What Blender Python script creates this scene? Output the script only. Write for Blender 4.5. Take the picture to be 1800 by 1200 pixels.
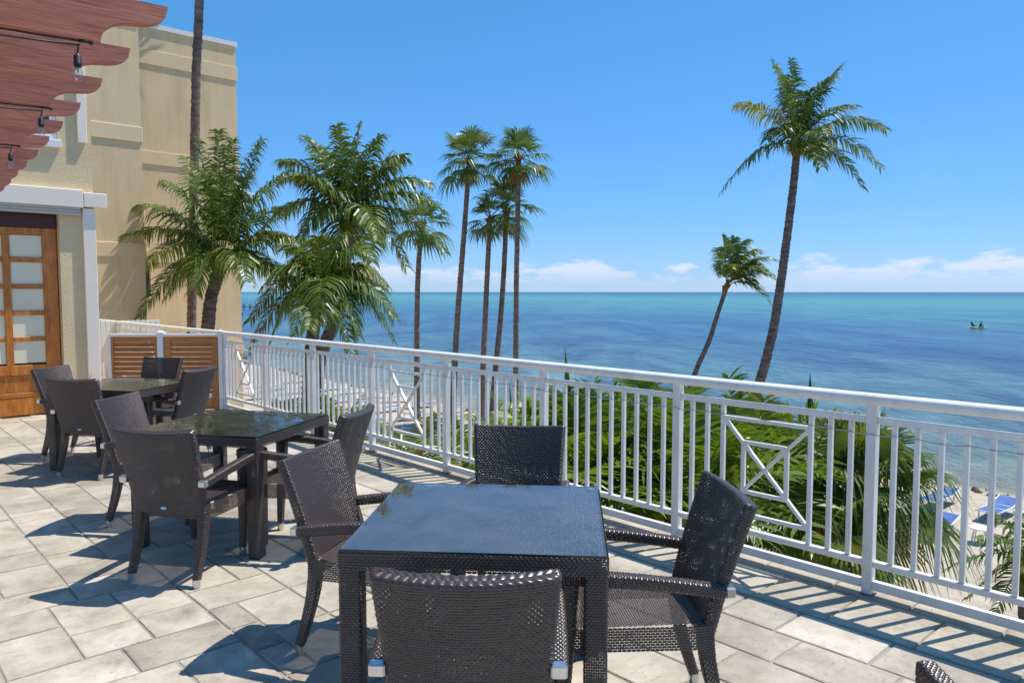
import bpy, math, random
import numpy as np
from math import sin, cos, pi, radians, atan, atan2, sqrt
from mathutils import Vector, Matrix

for o in list(bpy.data.objects):
    bpy.data.objects.remove(o)
SC = bpy.context.scene
COL = SC.collection
R = random.Random(7)
NR = np.random.RandomState(5)

# ------------------------------------------------------------------ camera
F = 1330.0                      # focal length in pixels of the 1800 px wide picture
H = 1.60                        # eye height above the terrace
PITCH = atan(87.0 / F)
cam = bpy.data.cameras.new('Camera')
cam.sensor_width = 36.0
cam.lens = 36.0 * F / 1800.0
cam.clip_start = 0.05
cam.clip_end = 60000
camo = bpy.data.objects.new('Camera', cam)
COL.objects.link(camo)
camo.location = (0, 0, H)
camo.rotation_euler = (pi / 2 - PITCH, 0, 0)
SC.camera = camo

# ------------------------------------------------------------------ sky, sun, exposure
SUN_AZ = atan2(0.925, 0.38)     # from +Y towards +X
SUN_EL = radians(64.5)
W = bpy.data.worlds.new('World')
SC.world = W
W.use_nodes = True
wn, wl = W.node_tree.nodes, W.node_tree.links
wn.clear()
w_out = wn.new('ShaderNodeOutputWorld')
w_bg = wn.new('ShaderNodeBackground')
w_bg.inputs['Strength'].default_value = 0.112
w_sky = wn.new('ShaderNodeTexSky')
w_sky.sky_type = 'NISHITA'
w_sky.sun_disc = False
w_sky.sun_elevation = SUN_EL
w_sky.sun_rotation = SUN_AZ
w_sky.altitude = 0
w_sky.air_density = 1.0
w_sky.dust_density = 0.0
w_sky.ozone_density = 6.0
# one grade for the whole sky: the camera's blue rendering of it
w_sc = wn.new('ShaderNodeSeparateColor')
w_cc = wn.new('ShaderNodeCombineColor')
wl.new(w_sky.outputs[0], w_sc.inputs[0])
for ch, (g_, k_) in enumerate(((0.96, 0.46), (0.62, 1.30), (0.80, 1.47))):
    p_ = wn.new('ShaderNodeMath')
    p_.operation = 'POWER'
    wl.new(w_sc.outputs[ch], p_.inputs[0])
    p_.inputs[1].default_value = g_
    q_ = wn.new('ShaderNodeMath')
    q_.operation = 'MULTIPLY'
    wl.new(p_.outputs[0], q_.inputs[0])
    q_.inputs[1].default_value = k_
    wl.new(q_.outputs[0], w_cc.inputs[ch])
# low cumulus bank along the horizon and a little thin cirrus
w_tc = wn.new('ShaderNodeTexCoord')
w_sep = wn.new('ShaderNodeSeparateXYZ')
wl.new(w_tc.outputs['Generated'], w_sep.inputs[0])


def wmath(op, a, b=None, c=None):
    n = wn.new('ShaderNodeMath')
    n.operation = op
    for k, v in enumerate((a, b, c)):
        if v is None:
            continue
        if isinstance(v, (int, float)):
            n.inputs[k].default_value = v
        else:
            wl.new(v, n.inputs[k])
    return n.outputs[0]


def wmaprange(v, a, b, c, d):
    n = wn.new('ShaderNodeMapRange')
    n.interpolation_type = 'SMOOTHSTEP'
    wl.new(v, n.inputs[0])
    for k, x in enumerate((a, b, c, d)):
        n.inputs[k + 1].default_value = x
    return n.outputs[0]


w_cmb = wn.new('ShaderNodeCombineXYZ')
wl.new(w_sep.outputs[0], w_cmb.inputs[0])
wl.new(w_sep.outputs[1], w_cmb.inputs[1])
wl.new(wmath('MULTIPLY', w_sep.outputs[2], 3.4), w_cmb.inputs[2])
w_n1 = wn.new('ShaderNodeTexNoise')
w_n1.inputs['Scale'].default_value = 15.0
w_n1.inputs['Detail'].default_value = 9.0
w_n1.inputs['Roughness'].default_value = 0.58
wl.new(w_cmb.outputs[0], w_n1.inputs['Vector'])
w_n2 = wn.new('ShaderNodeTexNoise')
w_n2.inputs['Scale'].default_value = 2.6
w_n2.inputs['Detail'].default_value = 1.0
wl.new(w_tc.outputs['Generated'], w_n2.inputs['Vector'])
z_el = w_sep.outputs[2]
# the bank's tops: heights vary with azimuth
top = wmath('ADD', wmath('MULTIPLY', w_n2.outputs[0], 0.062), 0.026)
rel = wmath('DIVIDE', z_el, top)
fall = wmaprange(rel, 0.35, 1.25, 0.0, 0.45)
cum = wmath('SUBTRACT', w_n1.outputs[0], fall)
cmask = wmaprange(cum, 0.375, 0.54, 0.0, 0.70)
cmask = wmath('MULTIPLY', cmask, wmaprange(z_el, 0.004, 0.034, 0.08, 1.0))
w_n3 = wn.new('ShaderNodeTexNoise')
w_n3.inputs['Scale'].default_value = 3.4
w_n3.inputs['Detail'].default_value = 7.0
w_n3.inputs['Roughness'].default_value = 0.62
wl.new(w_tc.outputs['Generated'], w_n3.inputs['Vector'])
cirrus = wmaprange(w_n3.outputs[0], 0.62, 0.82, 0.0, 0.15)
cmask = wmath('MAXIMUM', cmask, cirrus)
w_mix = wn.new('ShaderNodeMixRGB')
wl.new(cmask, w_mix.inputs[0])
wl.new(w_cc.outputs[0], w_mix.inputs[1])
w_mix.inputs[2].default_value = (5.6, 5.8, 6.7, 1)
wl.new(w_mix.outputs[0], w_bg.inputs['Color'])
wl.new(w_bg.outputs[0], w_out.inputs['Surface'])

sun = bpy.data.lights.new('Sun', 'SUN')
sun.energy = 3.9
sun.angle = radians(0.53)
sun.color = (1.0, 0.93, 0.82)
suno = bpy.data.objects.new('Sun', sun)
COL.objects.link(suno)
SV = Vector((sin(SUN_AZ) * cos(SUN_EL), cos(SUN_AZ) * cos(SUN_EL), sin(SUN_EL)))
suno.rotation_euler = SV.to_track_quat('Z', 'Y').to_euler()
suno.location = (20, 10, 40)

SC.view_settings.view_transform = 'Standard'
SC.view_settings.look = 'None'
SC.view_settings.exposure = 0.44
SC.view_settings.gamma = 1.0
SC.view_settings.use_curve_mapping = False
SC.render.engine = 'CYCLES'
SC.cycles.max_bounces = 7
SC.cycles.transparent_max_bounces = 12
SC.cycles.caustics_reflective = False
SC.cycles.caustics_refractive = False

# ------------------------------------------------------------------ frame of the place
# u runs from the hotel towards the sea, v along the railing (away from the eye)
TH = radians(132.5)
DV = np.array([cos(TH), sin(TH)])
DU = np.array([sin(TH), -cos(TH)])
GZ = -4.9                       # beach level below the terrace
RAIL_U = 1.885 * DU[0] + 3.914 * DU[1]
RAIL_V0 = 1.885 * DV[0] + 3.914 * DV[1]
BAY = 1.215
ROTU = atan2(DU[1], DU[0])      # rotation that maps local x to u, local y to v


def uv(u, v, z=0.0):
    p = DU * u + DV * v
    return Vector((p[0], p[1], z))


def ray(px, py):
    x, y = (px - 900) / F, (600 - py) / F
    return Vector((x, cos(PITCH) + y * sin(PITCH), -sin(PITCH) + y * cos(PITCH)))


def at(px, py, Y):
    d = ray(px, py)
    return Vector((0, 0, H)) + d * (Y / d.y)


# ------------------------------------------------------------------ materials
def mat(name):
    m = bpy.data.materials.new(name)
    m.use_nodes = True
    nt = m.node_tree
    b = nt.nodes['Principled BSDF']
    return m, nt.nodes, nt.links, b


def noise(nodes, links, scale, detail=4, rough=0.55, vec=None, dist=0.0):
    n = nodes.new('ShaderNodeTexNoise')
    n.inputs['Scale'].default_value = scale
    n.inputs['Detail'].default_value = detail
    n.inputs['Roughness'].default_value = rough
    n.inputs['Distortion'].default_value = dist
    if vec is not None:
        links.new(vec, n.inputs['Vector'])
    return n.outputs[0]


def ramp(nodes, links, fac, stops):
    r = nodes.new('ShaderNodeValToRGB')
    e = r.color_ramp.elements
    while len(e) < len(stops):
        e.new(0.5)
    for k, (p, c) in enumerate(stops):
        e[k].position = p
        e[k].color = (c[0], c[1], c[2], 1)
    links.new(fac, r.inputs[0])
    return r.outputs[0]


def mixc(nodes, links, fac, a, b, mode='MIX'):
    n = nodes.new('ShaderNodeMixRGB')
    n.blend_type = mode
    for k, v in enumerate((fac, a, b)):
        if isinstance(v, (int, float)):
            n.inputs[k].default_value = v
        elif isinstance(v, tuple):
            n.inputs[k].default_value = (v[0], v[1], v[2], 1)
        else:
            links.new(v, n.inputs[k])
    return n.outputs[0]


def mth(nodes, links, op, a, b=None):
    n = nodes.new('ShaderNodeMath')
    n.operation = op
    for k, v in enumerate((a, b)):
        if v is None:
            continue
        if isinstance(v, (int, float)):
            n.inputs[k].default_value = v
        else:
            links.new(v, n.inputs[k])
    return n.outputs[0]


def bump(nodes, links, b, height, strength=0.3, dist=0.01):
    n = nodes.new('ShaderNodeBump')
    n.inputs['Strength'].default_value = strength
    n.inputs['Distance'].default_value = dist
    links.new(height, n.inputs['Height'])
    links.new(n.outputs[0], b.inputs['Normal'])


def objvec(nodes, links, rnd=True):
    tc = nodes.new('ShaderNodeTexCoord')
    if not rnd:
        return tc.outputs['Object'], None
    oi = nodes.new('ShaderNodeObjectInfo')
    m = nodes.new('ShaderNodeVectorMath')
    m.operation = 'ADD'
    sc = mth(nodes, links, 'MULTIPLY', oi.outputs['Random'], 57.0)
    links.new(tc.outputs['Object'], m.inputs[0])
    links.new(sc, m.inputs[1])
    return m.outputs[0], oi.outputs['Random']


def geovec(nodes):
    return nodes.new('ShaderNodeNewGeometry').outputs['Position']


def varied(name, c1, c2, scale, rough=0.6, spec=0.5, bstr=0.0, bscale=None, bdist=0.01, detail=5, rnd=0.0, metal=0.0):
    m, n, l, b = mat(name)
    vec, rr = objvec(n, l)
    f = noise(n, l, scale, detail, 0.6, vec)
    c = ramp(n, l, f, [(0.3, c1), (0.7, c2)])
    if rnd:
        k = mth(n, l, 'ADD', mth(n, l, 'MULTIPLY', rr, 2 * rnd), 1 - rnd)
        vm = n.new('ShaderNodeVectorMath')
        vm.operation = 'SCALE'
        l.new(c, vm.inputs[0])
        l.new(k, vm.inputs['Scale'])
        c = vm.outputs[0]
    l.new(c, b.inputs['Base Color'])
    b.inputs['Roughness'].default_value = rough
    b.inputs['Specular IOR Level'].default_value = spec
    b.inputs['Metallic'].default_value = metal
    if bstr:
        bump(n, l, b, noise(n, l, bscale or scale * 4, 6, 0.65, vec), bstr, bdist)
    return m


def grain(name, c1, c2, c3, stretch, scale, rough=0.45, bstr=0.15, spec=0.5, rnd=0.12):
    """wood: noise stretched along one local axis"""
    m, n, l, b = mat(name)
    vec, rr = objvec(n, l)
    mp = n.new('ShaderNodeMapping')
    mp.inputs['Scale'].default_value = stretch
    l.new(vec, mp.inputs['Vector'])
    f = noise(n, l, scale, 7, 0.62, mp.outputs[0], 0.6)
    c = ramp(n, l, f, [(0.25, c1), (0.5, c2), (0.75, c3)])
    k = mth(n, l, 'ADD', mth(n, l, 'MULTIPLY', rr, 2 * rnd), 1 - rnd)
    vm = n.new('ShaderNodeVectorMath')
    vm.operation = 'SCALE'
    l.new(c, vm.inputs[0])
    l.new(k, vm.inputs['Scale'])
    l.new(vm.outputs[0], b.inputs['Base Color'])
    b.inputs['Roughness'].default_value = rough
    b.inputs['Specular IOR Level'].default_value = spec
    bump(n, l, b, f, bstr, 0.004)
    return m


def make_paver(name, base, dark, light):
    m, n, l, b = mat(name)
    vec, rr = objvec(n, l)
    f1 = noise(n, l, 3.2, 8, 0.62, vec, 0.4)
    c = ramp(n, l, f1, [(0.28, dark), (0.5, base), (0.72, light)])
    # travertine veins and open pits
    mp = n.new('ShaderNodeMapping')
    mp.inputs['Scale'].default_value = (1.0, 3.5, 1.0)
    l.new(vec, mp.inputs['Vector'])
    f2 = noise(n, l, 17, 6, 0.7, mp.outputs[0])
    pit = ramp(n, l, f2, [(0.31, (0.34, 0.29, 0.24)), (0.39, (1, 1, 1))])
    c = mixc(n, l, 0.75, c, pit, 'MULTIPLY')
    f6 = noise(n, l, 12, 7, 0.7, vec, 0.5)
    c = mixc(n, l, 0.9, c, ramp(n, l, f6, [(0.30, (0.80, 0.79, 0.77)), (0.50, (1, 1, 1)), (0.72, (1.08, 1.07, 1.05))]), 'MULTIPLY')
    f4 = noise(n, l, 46, 3, 0.5, vec)
    spk = ramp(n, l, f4, [(0.24, (0.25, 0.2, 0.16)), (0.30, (1, 1, 1))])
    c = mixc(n, l, 0.7, c, spk, 'MULTIPLY')
    # broad foot-traffic staining across neighbouring stones
    f5 = noise(n, l, 0.9, 4, 0.6, geovec(n))
    st = ramp(n, l, f5, [(0.32, (0.80, 0.78, 0.75)), (0.62, (1.0, 1.0, 1.0))])
    c = mixc(n, l, 0.8, c, st, 'MULTIPLY')
    k = mth(n, l, 'ADD', mth(n, l, 'MULTIPLY', rr, 0.34), 0.83)
    vm = n.new('ShaderNodeVectorMath')
    vm.operation = 'SCALE'
    l.new(c, vm.inputs[0])
    l.new(k, vm.inputs['Scale'])
    l.new(vm.outputs[0], b.inputs['Base Color'])
    b.inputs['Roughness'].default_value = 0.72
    b.inputs['Specular IOR Level'].default_value = 0.35
    hh = mth(n, l, 'ADD', f2, mth(n, l, 'MULTIPLY', noise(n, l, 60, 4, 0.6, vec), 0.4))
    bump(n, l, b, hh, 0.35, 0.006)
    return m


M = {}
M['paver'] = make_paver('travertine', (0.47, 0.425, 0.355), (0.31, 0.278, 0.232), (0.585, 0.54, 0.465))
M['coping'] = make_paver('coping_stone', (0.45, 0.40, 0.32), (0.35, 0.305, 0.245), (0.53, 0.475, 0.39))
M['grout'] = varied('grout', (0.31, 0.28, 0.24), (0.43, 0.39, 0.335), 9, 0.95, 0.2, 0.4, 90)
M['white'] = varied('white_paint', (0.76, 0.755, 0.75), (0.84, 0.83, 0.82), 3, 0.35, 0.5, 0.05, 60, 0.003)
M['cream'] = varied('cream_trim', (0.82, 0.735, 0.625), (0.88, 0.80, 0.69), 2.5, 0.55, 0.4, 0.08, 50, 0.003)


def weathered(name, c1, c2, scale, rough, spec, streak, dirt, bscale, bstr, bdist):
    m, n, l, b = mat(name)
    vec = geovec(n)
    c = ramp(n, l, noise(n, l, scale, 6, 0.62, vec), [(0.3, c1), (0.7, c2)])
    mp = n.new('ShaderNodeMapping')
    mp.inputs['Scale'].default_value = streak
    l.new(vec, mp.inputs['Vector'])
    f = noise(n, l, 1.0, 7, 0.68, mp.outputs[0], 0.3)
    c = mixc(n, l, 1.0, c, ramp(n, l, f, [(0.30, dirt), (0.55, (1, 1, 1))]), 'MULTIPLY')
    l.new(c, b.inputs['Base Color'])
    b.inputs['Roughness'].default_value = rough
    b.inputs['Specular IOR Level'].default_value = spec
    bump(n, l, b, noise(n, l, bscale, 6, 0.65, vec), bstr, bdist)
    return m


M['rail_white'] = weathered('railing_paint', (0.80, 0.79, 0.775), (0.88, 0.87, 0.855), 4.0, 0.38, 0.5, (9, 9, 3.5), (0.86, 0.83, 0.78), 60, 0.06, 0.003)
M['stucco_far'] = weathered('stucco_far', (0.74, 0.565, 0.345), (0.84, 0.655, 0.41), 0.7, 0.95, 0.12, (3.0, 3.0, 0.3), (0.88, 0.86, 0.83), 22, 0.45, 0.012)
M['stucco'] = varied('stucco_near', (0.70, 0.54, 0.33), (0.79, 0.63, 0.39), 2.2, 0.95, 0.15, 0.75, 55, 0.012)
M['moulding'] = varied('moulding_paint', (0.78, 0.60, 0.37), (0.84, 0.655, 0.41), 0.8, 0.9, 0.15, 0.2, 25, 0.006)
M['silver'] = varied('brushed_aluminium', (0.62, 0.62, 0.63), (0.74, 0.74, 0.74), 30, 0.28, 0.5, 0.05, 200, 0.001, metal=0.9)
M['teak'] = grain('teak_slats', (0.30, 0.095, 0.018), (0.48, 0.175, 0.034), (0.60, 0.26, 0.065), (1.2, 14, 14), 4.5, 0.42, 0.2)
M['mahogany'] = grain('mahogany_door', (0.30, 0.085, 0.014), (0.52, 0.18, 0.028), (0.68, 0.29, 0.055), (6, 6, 1.2), 4.0, 0.35, 0.12)
M['darkwood'] = grain('door_header', (0.035, 0.010, 0.008), (0.06, 0.017, 0.013), (0.085, 0.028, 0.02), (2, 9, 9), 5, 0.45, 0.2)
M['pergola'] = grain('pergola_stain', (0.27, 0.105, 0.075), (0.42, 0.165, 0.12), (0.50, 0.215, 0.16), (1.0, 12, 12), 5.5, 0.75, 0.5, 0.25, 0.1)
M['black'] = varied('black_rubber', (0.010, 0.010, 0.012), (0.018, 0.018, 0.02), 20, 0.5)
M['wire'] = varied('clear_wire', (0.42, 0.42, 0.42), (0.55, 0.54, 0.53), 20, 0.35)
M['slats'] = varied('shutter_slats', (0.52, 0.46, 0.38), (0.60, 0.54, 0.45), 3, 0.5)
M['blue'] = varied('blue_sling', (0.045, 0.12, 0.36), (0.065, 0.165, 0.45), 6, 0.6, 0.4, 0.1, 60, 0.003)
M['plastic'] = varied('white_resin', (0.72, 0.72, 0.71), (0.82, 0.82, 0.81), 4, 0.4)
M['pier'] = varied('pier_timber', (0.06, 0.05, 0.045), (0.11, 0.095, 0.08), 2, 0.9)
M['kayak'] = varied('yellow_hull', (0.62, 0.40, 0.06), (0.72, 0.50, 0.10), 2, 0.4)
M['cloth'] = varied('dark_clothing', (0.012, 0.012, 0.02), (0.025, 0.02, 0.03), 8, 0.8)
M['skin'] = varied('skin', (0.42, 0.24, 0.16), (0.5, 0.3, 0.2), 6, 0.6)
M['trunk'] = None
M['rust'] = varied('rusty_foot', (0.09, 0.05, 0.035), (0.30, 0.25, 0.22), 40, 0.9, 0.2)
M['seaweed'] = varied('seaweed', (0.05, 0.035, 0.02), (0.14, 0.10, 0.06), 12, 0.9)


def m_wicker():
    m, n, l, b = mat('resin_wicker')
    vec, rr = objvec(n, l)
    f = noise(n, l, 70, 3, 0.6, vec)
    c = ramp(n, l, f, [(0.3, (0.028, 0.017, 0.013)), (0.7, (0.070, 0.046, 0.038))])
    f2 = noise(n, l, 5, 3, 0.6, vec)
    c = mixc(n, l, f2, c, (0.058, 0.040, 0.034))
    l.new(c, b.inputs['Base Color'])
    b.inputs['Roughness'].default_value = 0.33
    b.inputs['Specular IOR Level'].default_value = 0.8
    return m


M['wicker'] = m_wicker()


def m_glass(name, tint, wav, ior, rough, dust):
    m, n, l, b = mat(name)
    n.remove(b)
    out = n['Material Output']
    vec, rr = objvec(n, l, True)
    fr = n.new('ShaderNodeFresnel')
    fr.inputs['IOR'].default_value = ior
    tr = n.new('ShaderNodeBsdfTransparent')
    tr.inputs[0].default_value = (*tint, 1)
    gl = n.new('ShaderNodeBsdfGlossy')
    gl.inputs['Roughness'].default_value = rough
    gl.inputs['Color'].default_value = (0.95, 0.97, 1.0, 1)
    if wav:
        bp = n.new('ShaderNodeBump')
        bp.inputs['Strength'].default_value = wav
        bp.inputs['Distance'].default_value = 0.02
        l.new(noise(n, l, 9, 2, 0.5, vec, 0.8), bp.inputs['Height'])
        l.new(bp.outputs[0], gl.inputs['Normal'])
    mx = n.new('ShaderNodeMixShader')
    l.new(fr.outputs[0], mx.inputs[0])
    l.new(tr.outputs[0], mx.inputs[1])
    l.new(gl.outputs[0], mx.inputs[2])
    df = n.new('ShaderNodeBsdfDiffuse')
    df.inputs[0].default_value = (0.55, 0.54, 0.52, 1)
    sm = noise(n, l, 4.5, 6, 0.65, vec, 0.6)
    du = n.new('ShaderNodeMapRange')
    l.new(sm, du.inputs[0])
    du.inputs[1].default_value = 0.3
    du.inputs[2].default_value = 0.75
    du.inputs[3].default_value = dust * 0.45
    du.inputs[4].default_value = dust * 1.7
    m2 = n.new('ShaderNodeMixShader')
    l.new(du.outputs[0], m2.inputs[0])
    l.new(mx.outputs[0], m2.inputs[1])
    l.new(df.outputs[0], m2.inputs[2])
    l.new(m2.outputs[0], out.inputs['Surface'])
    return m


M['glass_near'] = m_glass('table_glass', (0.92, 0.96, 0.95), 0.012, 2.3, 0.025, 0.065)
M['glass_wavy'] = m_glass('table_glass_wavy', (0.66, 0.74, 0.72), 0.06, 3.2, 0.01, 0.05)


def m_bulb():
    m, n, l, b = mat('bulb_glass')
    n.remove(b)
    lw_ = n.new('ShaderNodeLayerWeight')
    lw_.inputs[0].default_value = 0.35
    tr = n.new('ShaderNodeBsdfTransparent')
    tr.inputs[0].default_value = (0.94, 0.94, 0.93, 1)
    gl = n.new('ShaderNodeBsdfGlossy')
    gl.inputs['Roughness'].default_value = 0.05
    mx = n.new('ShaderNodeMixShader')
    l.new(mth(n, l, 'ADD', mth(n, l, 'MULTIPLY', lw_.outputs['Facing'], 0.4), 0.06), mx.inputs[0])
    l.new(tr.outputs[0], mx.inputs[1])
    l.new(gl.outputs[0], mx.inputs[2])
    l.new(mx.outputs[0], n['Material Output'].inputs['Surface'])
    return m


M['bulb'] = m_bulb()
M['edge'] = varied('glass_edge', (0.012, 0.04, 0.038), (0.02, 0.06, 0.055), 10, 0.15)


def m_pane():
    m, n, l, b = mat('frosted_pane')
    vec, rr = objvec(n, l)
    c = ramp(n, l, noise(n, l, 1.4, 2, 0.5, vec), [(0.3, (0.78, 0.74, 0.56)), (0.7, (0.86, 0.82, 0.64))])
    l.new(c, b.inputs['Base Color'])
    b.inputs['Roughness'].default_value = 0.45
    b.inputs['Specular IOR Level'].default_value = 0.25
    return m


M['pane'] = m_pane()
M['darkglass'] = varied('dark_window', (0.02, 0.028, 0.035), (0.035, 0.045, 0.055), 3, 0.08, 0.8)


def m_trunk(name, c1, c2, c3, ring):
    m, n, l, b = mat(name)
    vec, rr = objvec(n, l)
    mp = n.new('ShaderNodeMapping')
    mp.inputs['Scale'].default_value = (2.2, 2.2, ring)
    l.new(vec, mp.inputs['Vector'])
    f = noise(n, l, 1.6, 6, 0.65, mp.outputs[0], 0.3)
    c = ramp(n, l, f, [(0.28, c1), (0.5, c2), (0.74, c3)])
    l.new(c, b.inputs['Base Color'])
    b.inputs['Roughness'].default_value = 0.95
    b.inputs['Specular IOR Level'].default_value = 0.1
    bump(n, l, b, f, 0.8, 0.04)
    return m


M['trunk_coco'] = m_trunk('coconut_bark', (0.05, 0.043, 0.042), (0.135, 0.115, 0.106), (0.27, 0.235, 0.21), 7)
M['trunk_wash'] = m_trunk('fan_palm_bark', (0.075, 0.055, 0.050), (0.175, 0.135, 0.118), (0.29, 0.235, 0.205), 5)
M['fibre'] = m_trunk('palm_fibre', (0.07, 0.032, 0.014), (0.20, 0.10, 0.035), (0.36, 0.19, 0.06), 2)


def m_leaf(name, deep, mid, pale, tip, gloss=0.38, trans=0.35, yellow=0.0):
    m, n, l, b = mat(name)
    vec, rr = objvec(n, l)
    f = noise(n, l, 2.6, 3, 0.6, vec)
    c = ramp(n, l, f, [(0.28, deep), (0.5, mid), (0.72, pale)])
    f2 = noise(n, l, 11.0, 2, 0.6, vec)
    c = mixc(n, l, mth(n, l, 'MULTIPLY', f2, 0.35), c, tip)
    if yellow:
        k = n.new('ShaderNodeMapRange')
        l.new(rr, k.inputs[0])
        k.inputs[1].default_value = 1 - yellow
        k.inputs[2].default_value = 1.0
        k.inputs[3].default_value = 0.0
        k.inputs[4].default_value = 0.75
        c = mixc(n, l, k.outputs[0], c, (0.30, 0.27, 0.045))
    l.new(c, b.inputs['Base Color'])
    b.inputs['Roughness'].default_value = gloss
    b.inputs['Specular IOR Level'].default_value = 0.42
    tl = n.new('ShaderNodeBsdfTranslucent')
    tc = mixc(n, l, 1.0, c, (1.35, 1.3, 0.5), 'MULTIPLY')
    l.new(tc, tl.inputs[0])
    mx = n.new('ShaderNodeMixShader')
    mx.inputs[0].default_value = trans
    l.new(b.outputs[0], mx.inputs[1])
    l.new(tl.outputs[0], mx.inputs[2])
    l.new(mx.outputs[0], n['Material Output'].inputs['Surface'])
    return m


M['leaf'] = m_leaf('coconut_leaf', (0.026, 0.070, 0.008), (0.076, 0.145, 0.016), (0.185, 0.265, 0.034), (0.27, 0.29, 0.055), 0.36, 0.32, 0.22)
M['leaf_fan'] = m_leaf('fan_leaf', (0.026, 0.072, 0.010), (0.070, 0.142, 0.020), (0.160, 0.240, 0.036), (0.25, 0.25, 0.06), 0.36, 0.34, 0.08)
M['leaf_young'] = m_leaf('young_leaf', (0.028, 0.082, 0.007), (0.085, 0.182, 0.016), (0.200, 0.315, 0.032), (0.32, 0.37, 0.055), 0.32, 0.38, 0.12)
M['leaf_dead'] = m_leaf('dead_leaf', (0.10, 0.045, 0.018), (0.20, 0.10, 0.035), (0.32, 0.18, 0.06), (0.36, 0.22, 0.08), 0.8, 0.2)
M['leaf_gold'] = m_leaf('golden_leaf', (0.12, 0.10, 0.02), (0.24, 0.19, 0.03), (0.36, 0.27, 0.05), (0.30, 0.16, 0.03), 0.5, 0.35)


def m_sand():
    m, n, l, b = mat('beach_sand')
    vec = geovec(n)
    f = noise(n, l, 0.13, 6, 0.6, vec)
    c = ramp(n, l, f, [(0.3, (0.50, 0.435, 0.345)), (0.7, (0.62, 0.555, 0.455))])
    f2 = noise(n, l, 1.7, 8, 0.7, vec)
    c2 = ramp(n, l, f2, [(0.32, (0.80, 0.78, 0.74)), (0.6, (1, 1, 1))])
    c = mixc(n, l, 0.8, c, c2, 'MULTIPLY')
    # wet sand and weed near the water line
    sp = n.new('ShaderNodeSeparateXYZ')
    l.new(vec, sp.inputs[0])
    wob = mth(n, l, 'MULTIPLY', noise(n, l, 0.35, 5, 0.6, vec), 1.2)
    wet = n.new('ShaderNodeMapRange')
    l.new(mth(n, l, 'ADD', sp.outputs[2], mth(n, l, 'MULTIPLY', wob, 0.05)), wet.inputs[0])
    wet.inputs[1].default_value = -5.00
    wet.inputs[2].default_value = -5.07
    c = mixc(n, l, wet.outputs[0], c, (0.36, 0.30, 0.21))
    l.new(c, b.inputs['Base Color'])
    b.inputs['Roughness'].default_value = 0.95
    b.inputs['Specular IOR Level'].default_value = 0.15
    vo = n.new('ShaderNodeTexVoronoi')       # trodden hollows
    vo.inputs['Scale'].default_value = 1.9
    l.new(vec, vo.inputs['Vector'])
    hh = mth(n, l, 'ADD', f2, mth(n, l, 'MULTIPLY', noise(n, l, 6, 5, 0.6, vec), 0.5))
    hh = mth(n, l, 'ADD', hh, mth(n, l, 'MULTIPLY', vo.outputs['Distance'], 0.8))
    bump(n, l, b, hh, 0.9, 0.16)
    return m


M['sand'] = m_sand()
SHORE_U = 28.6


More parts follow.
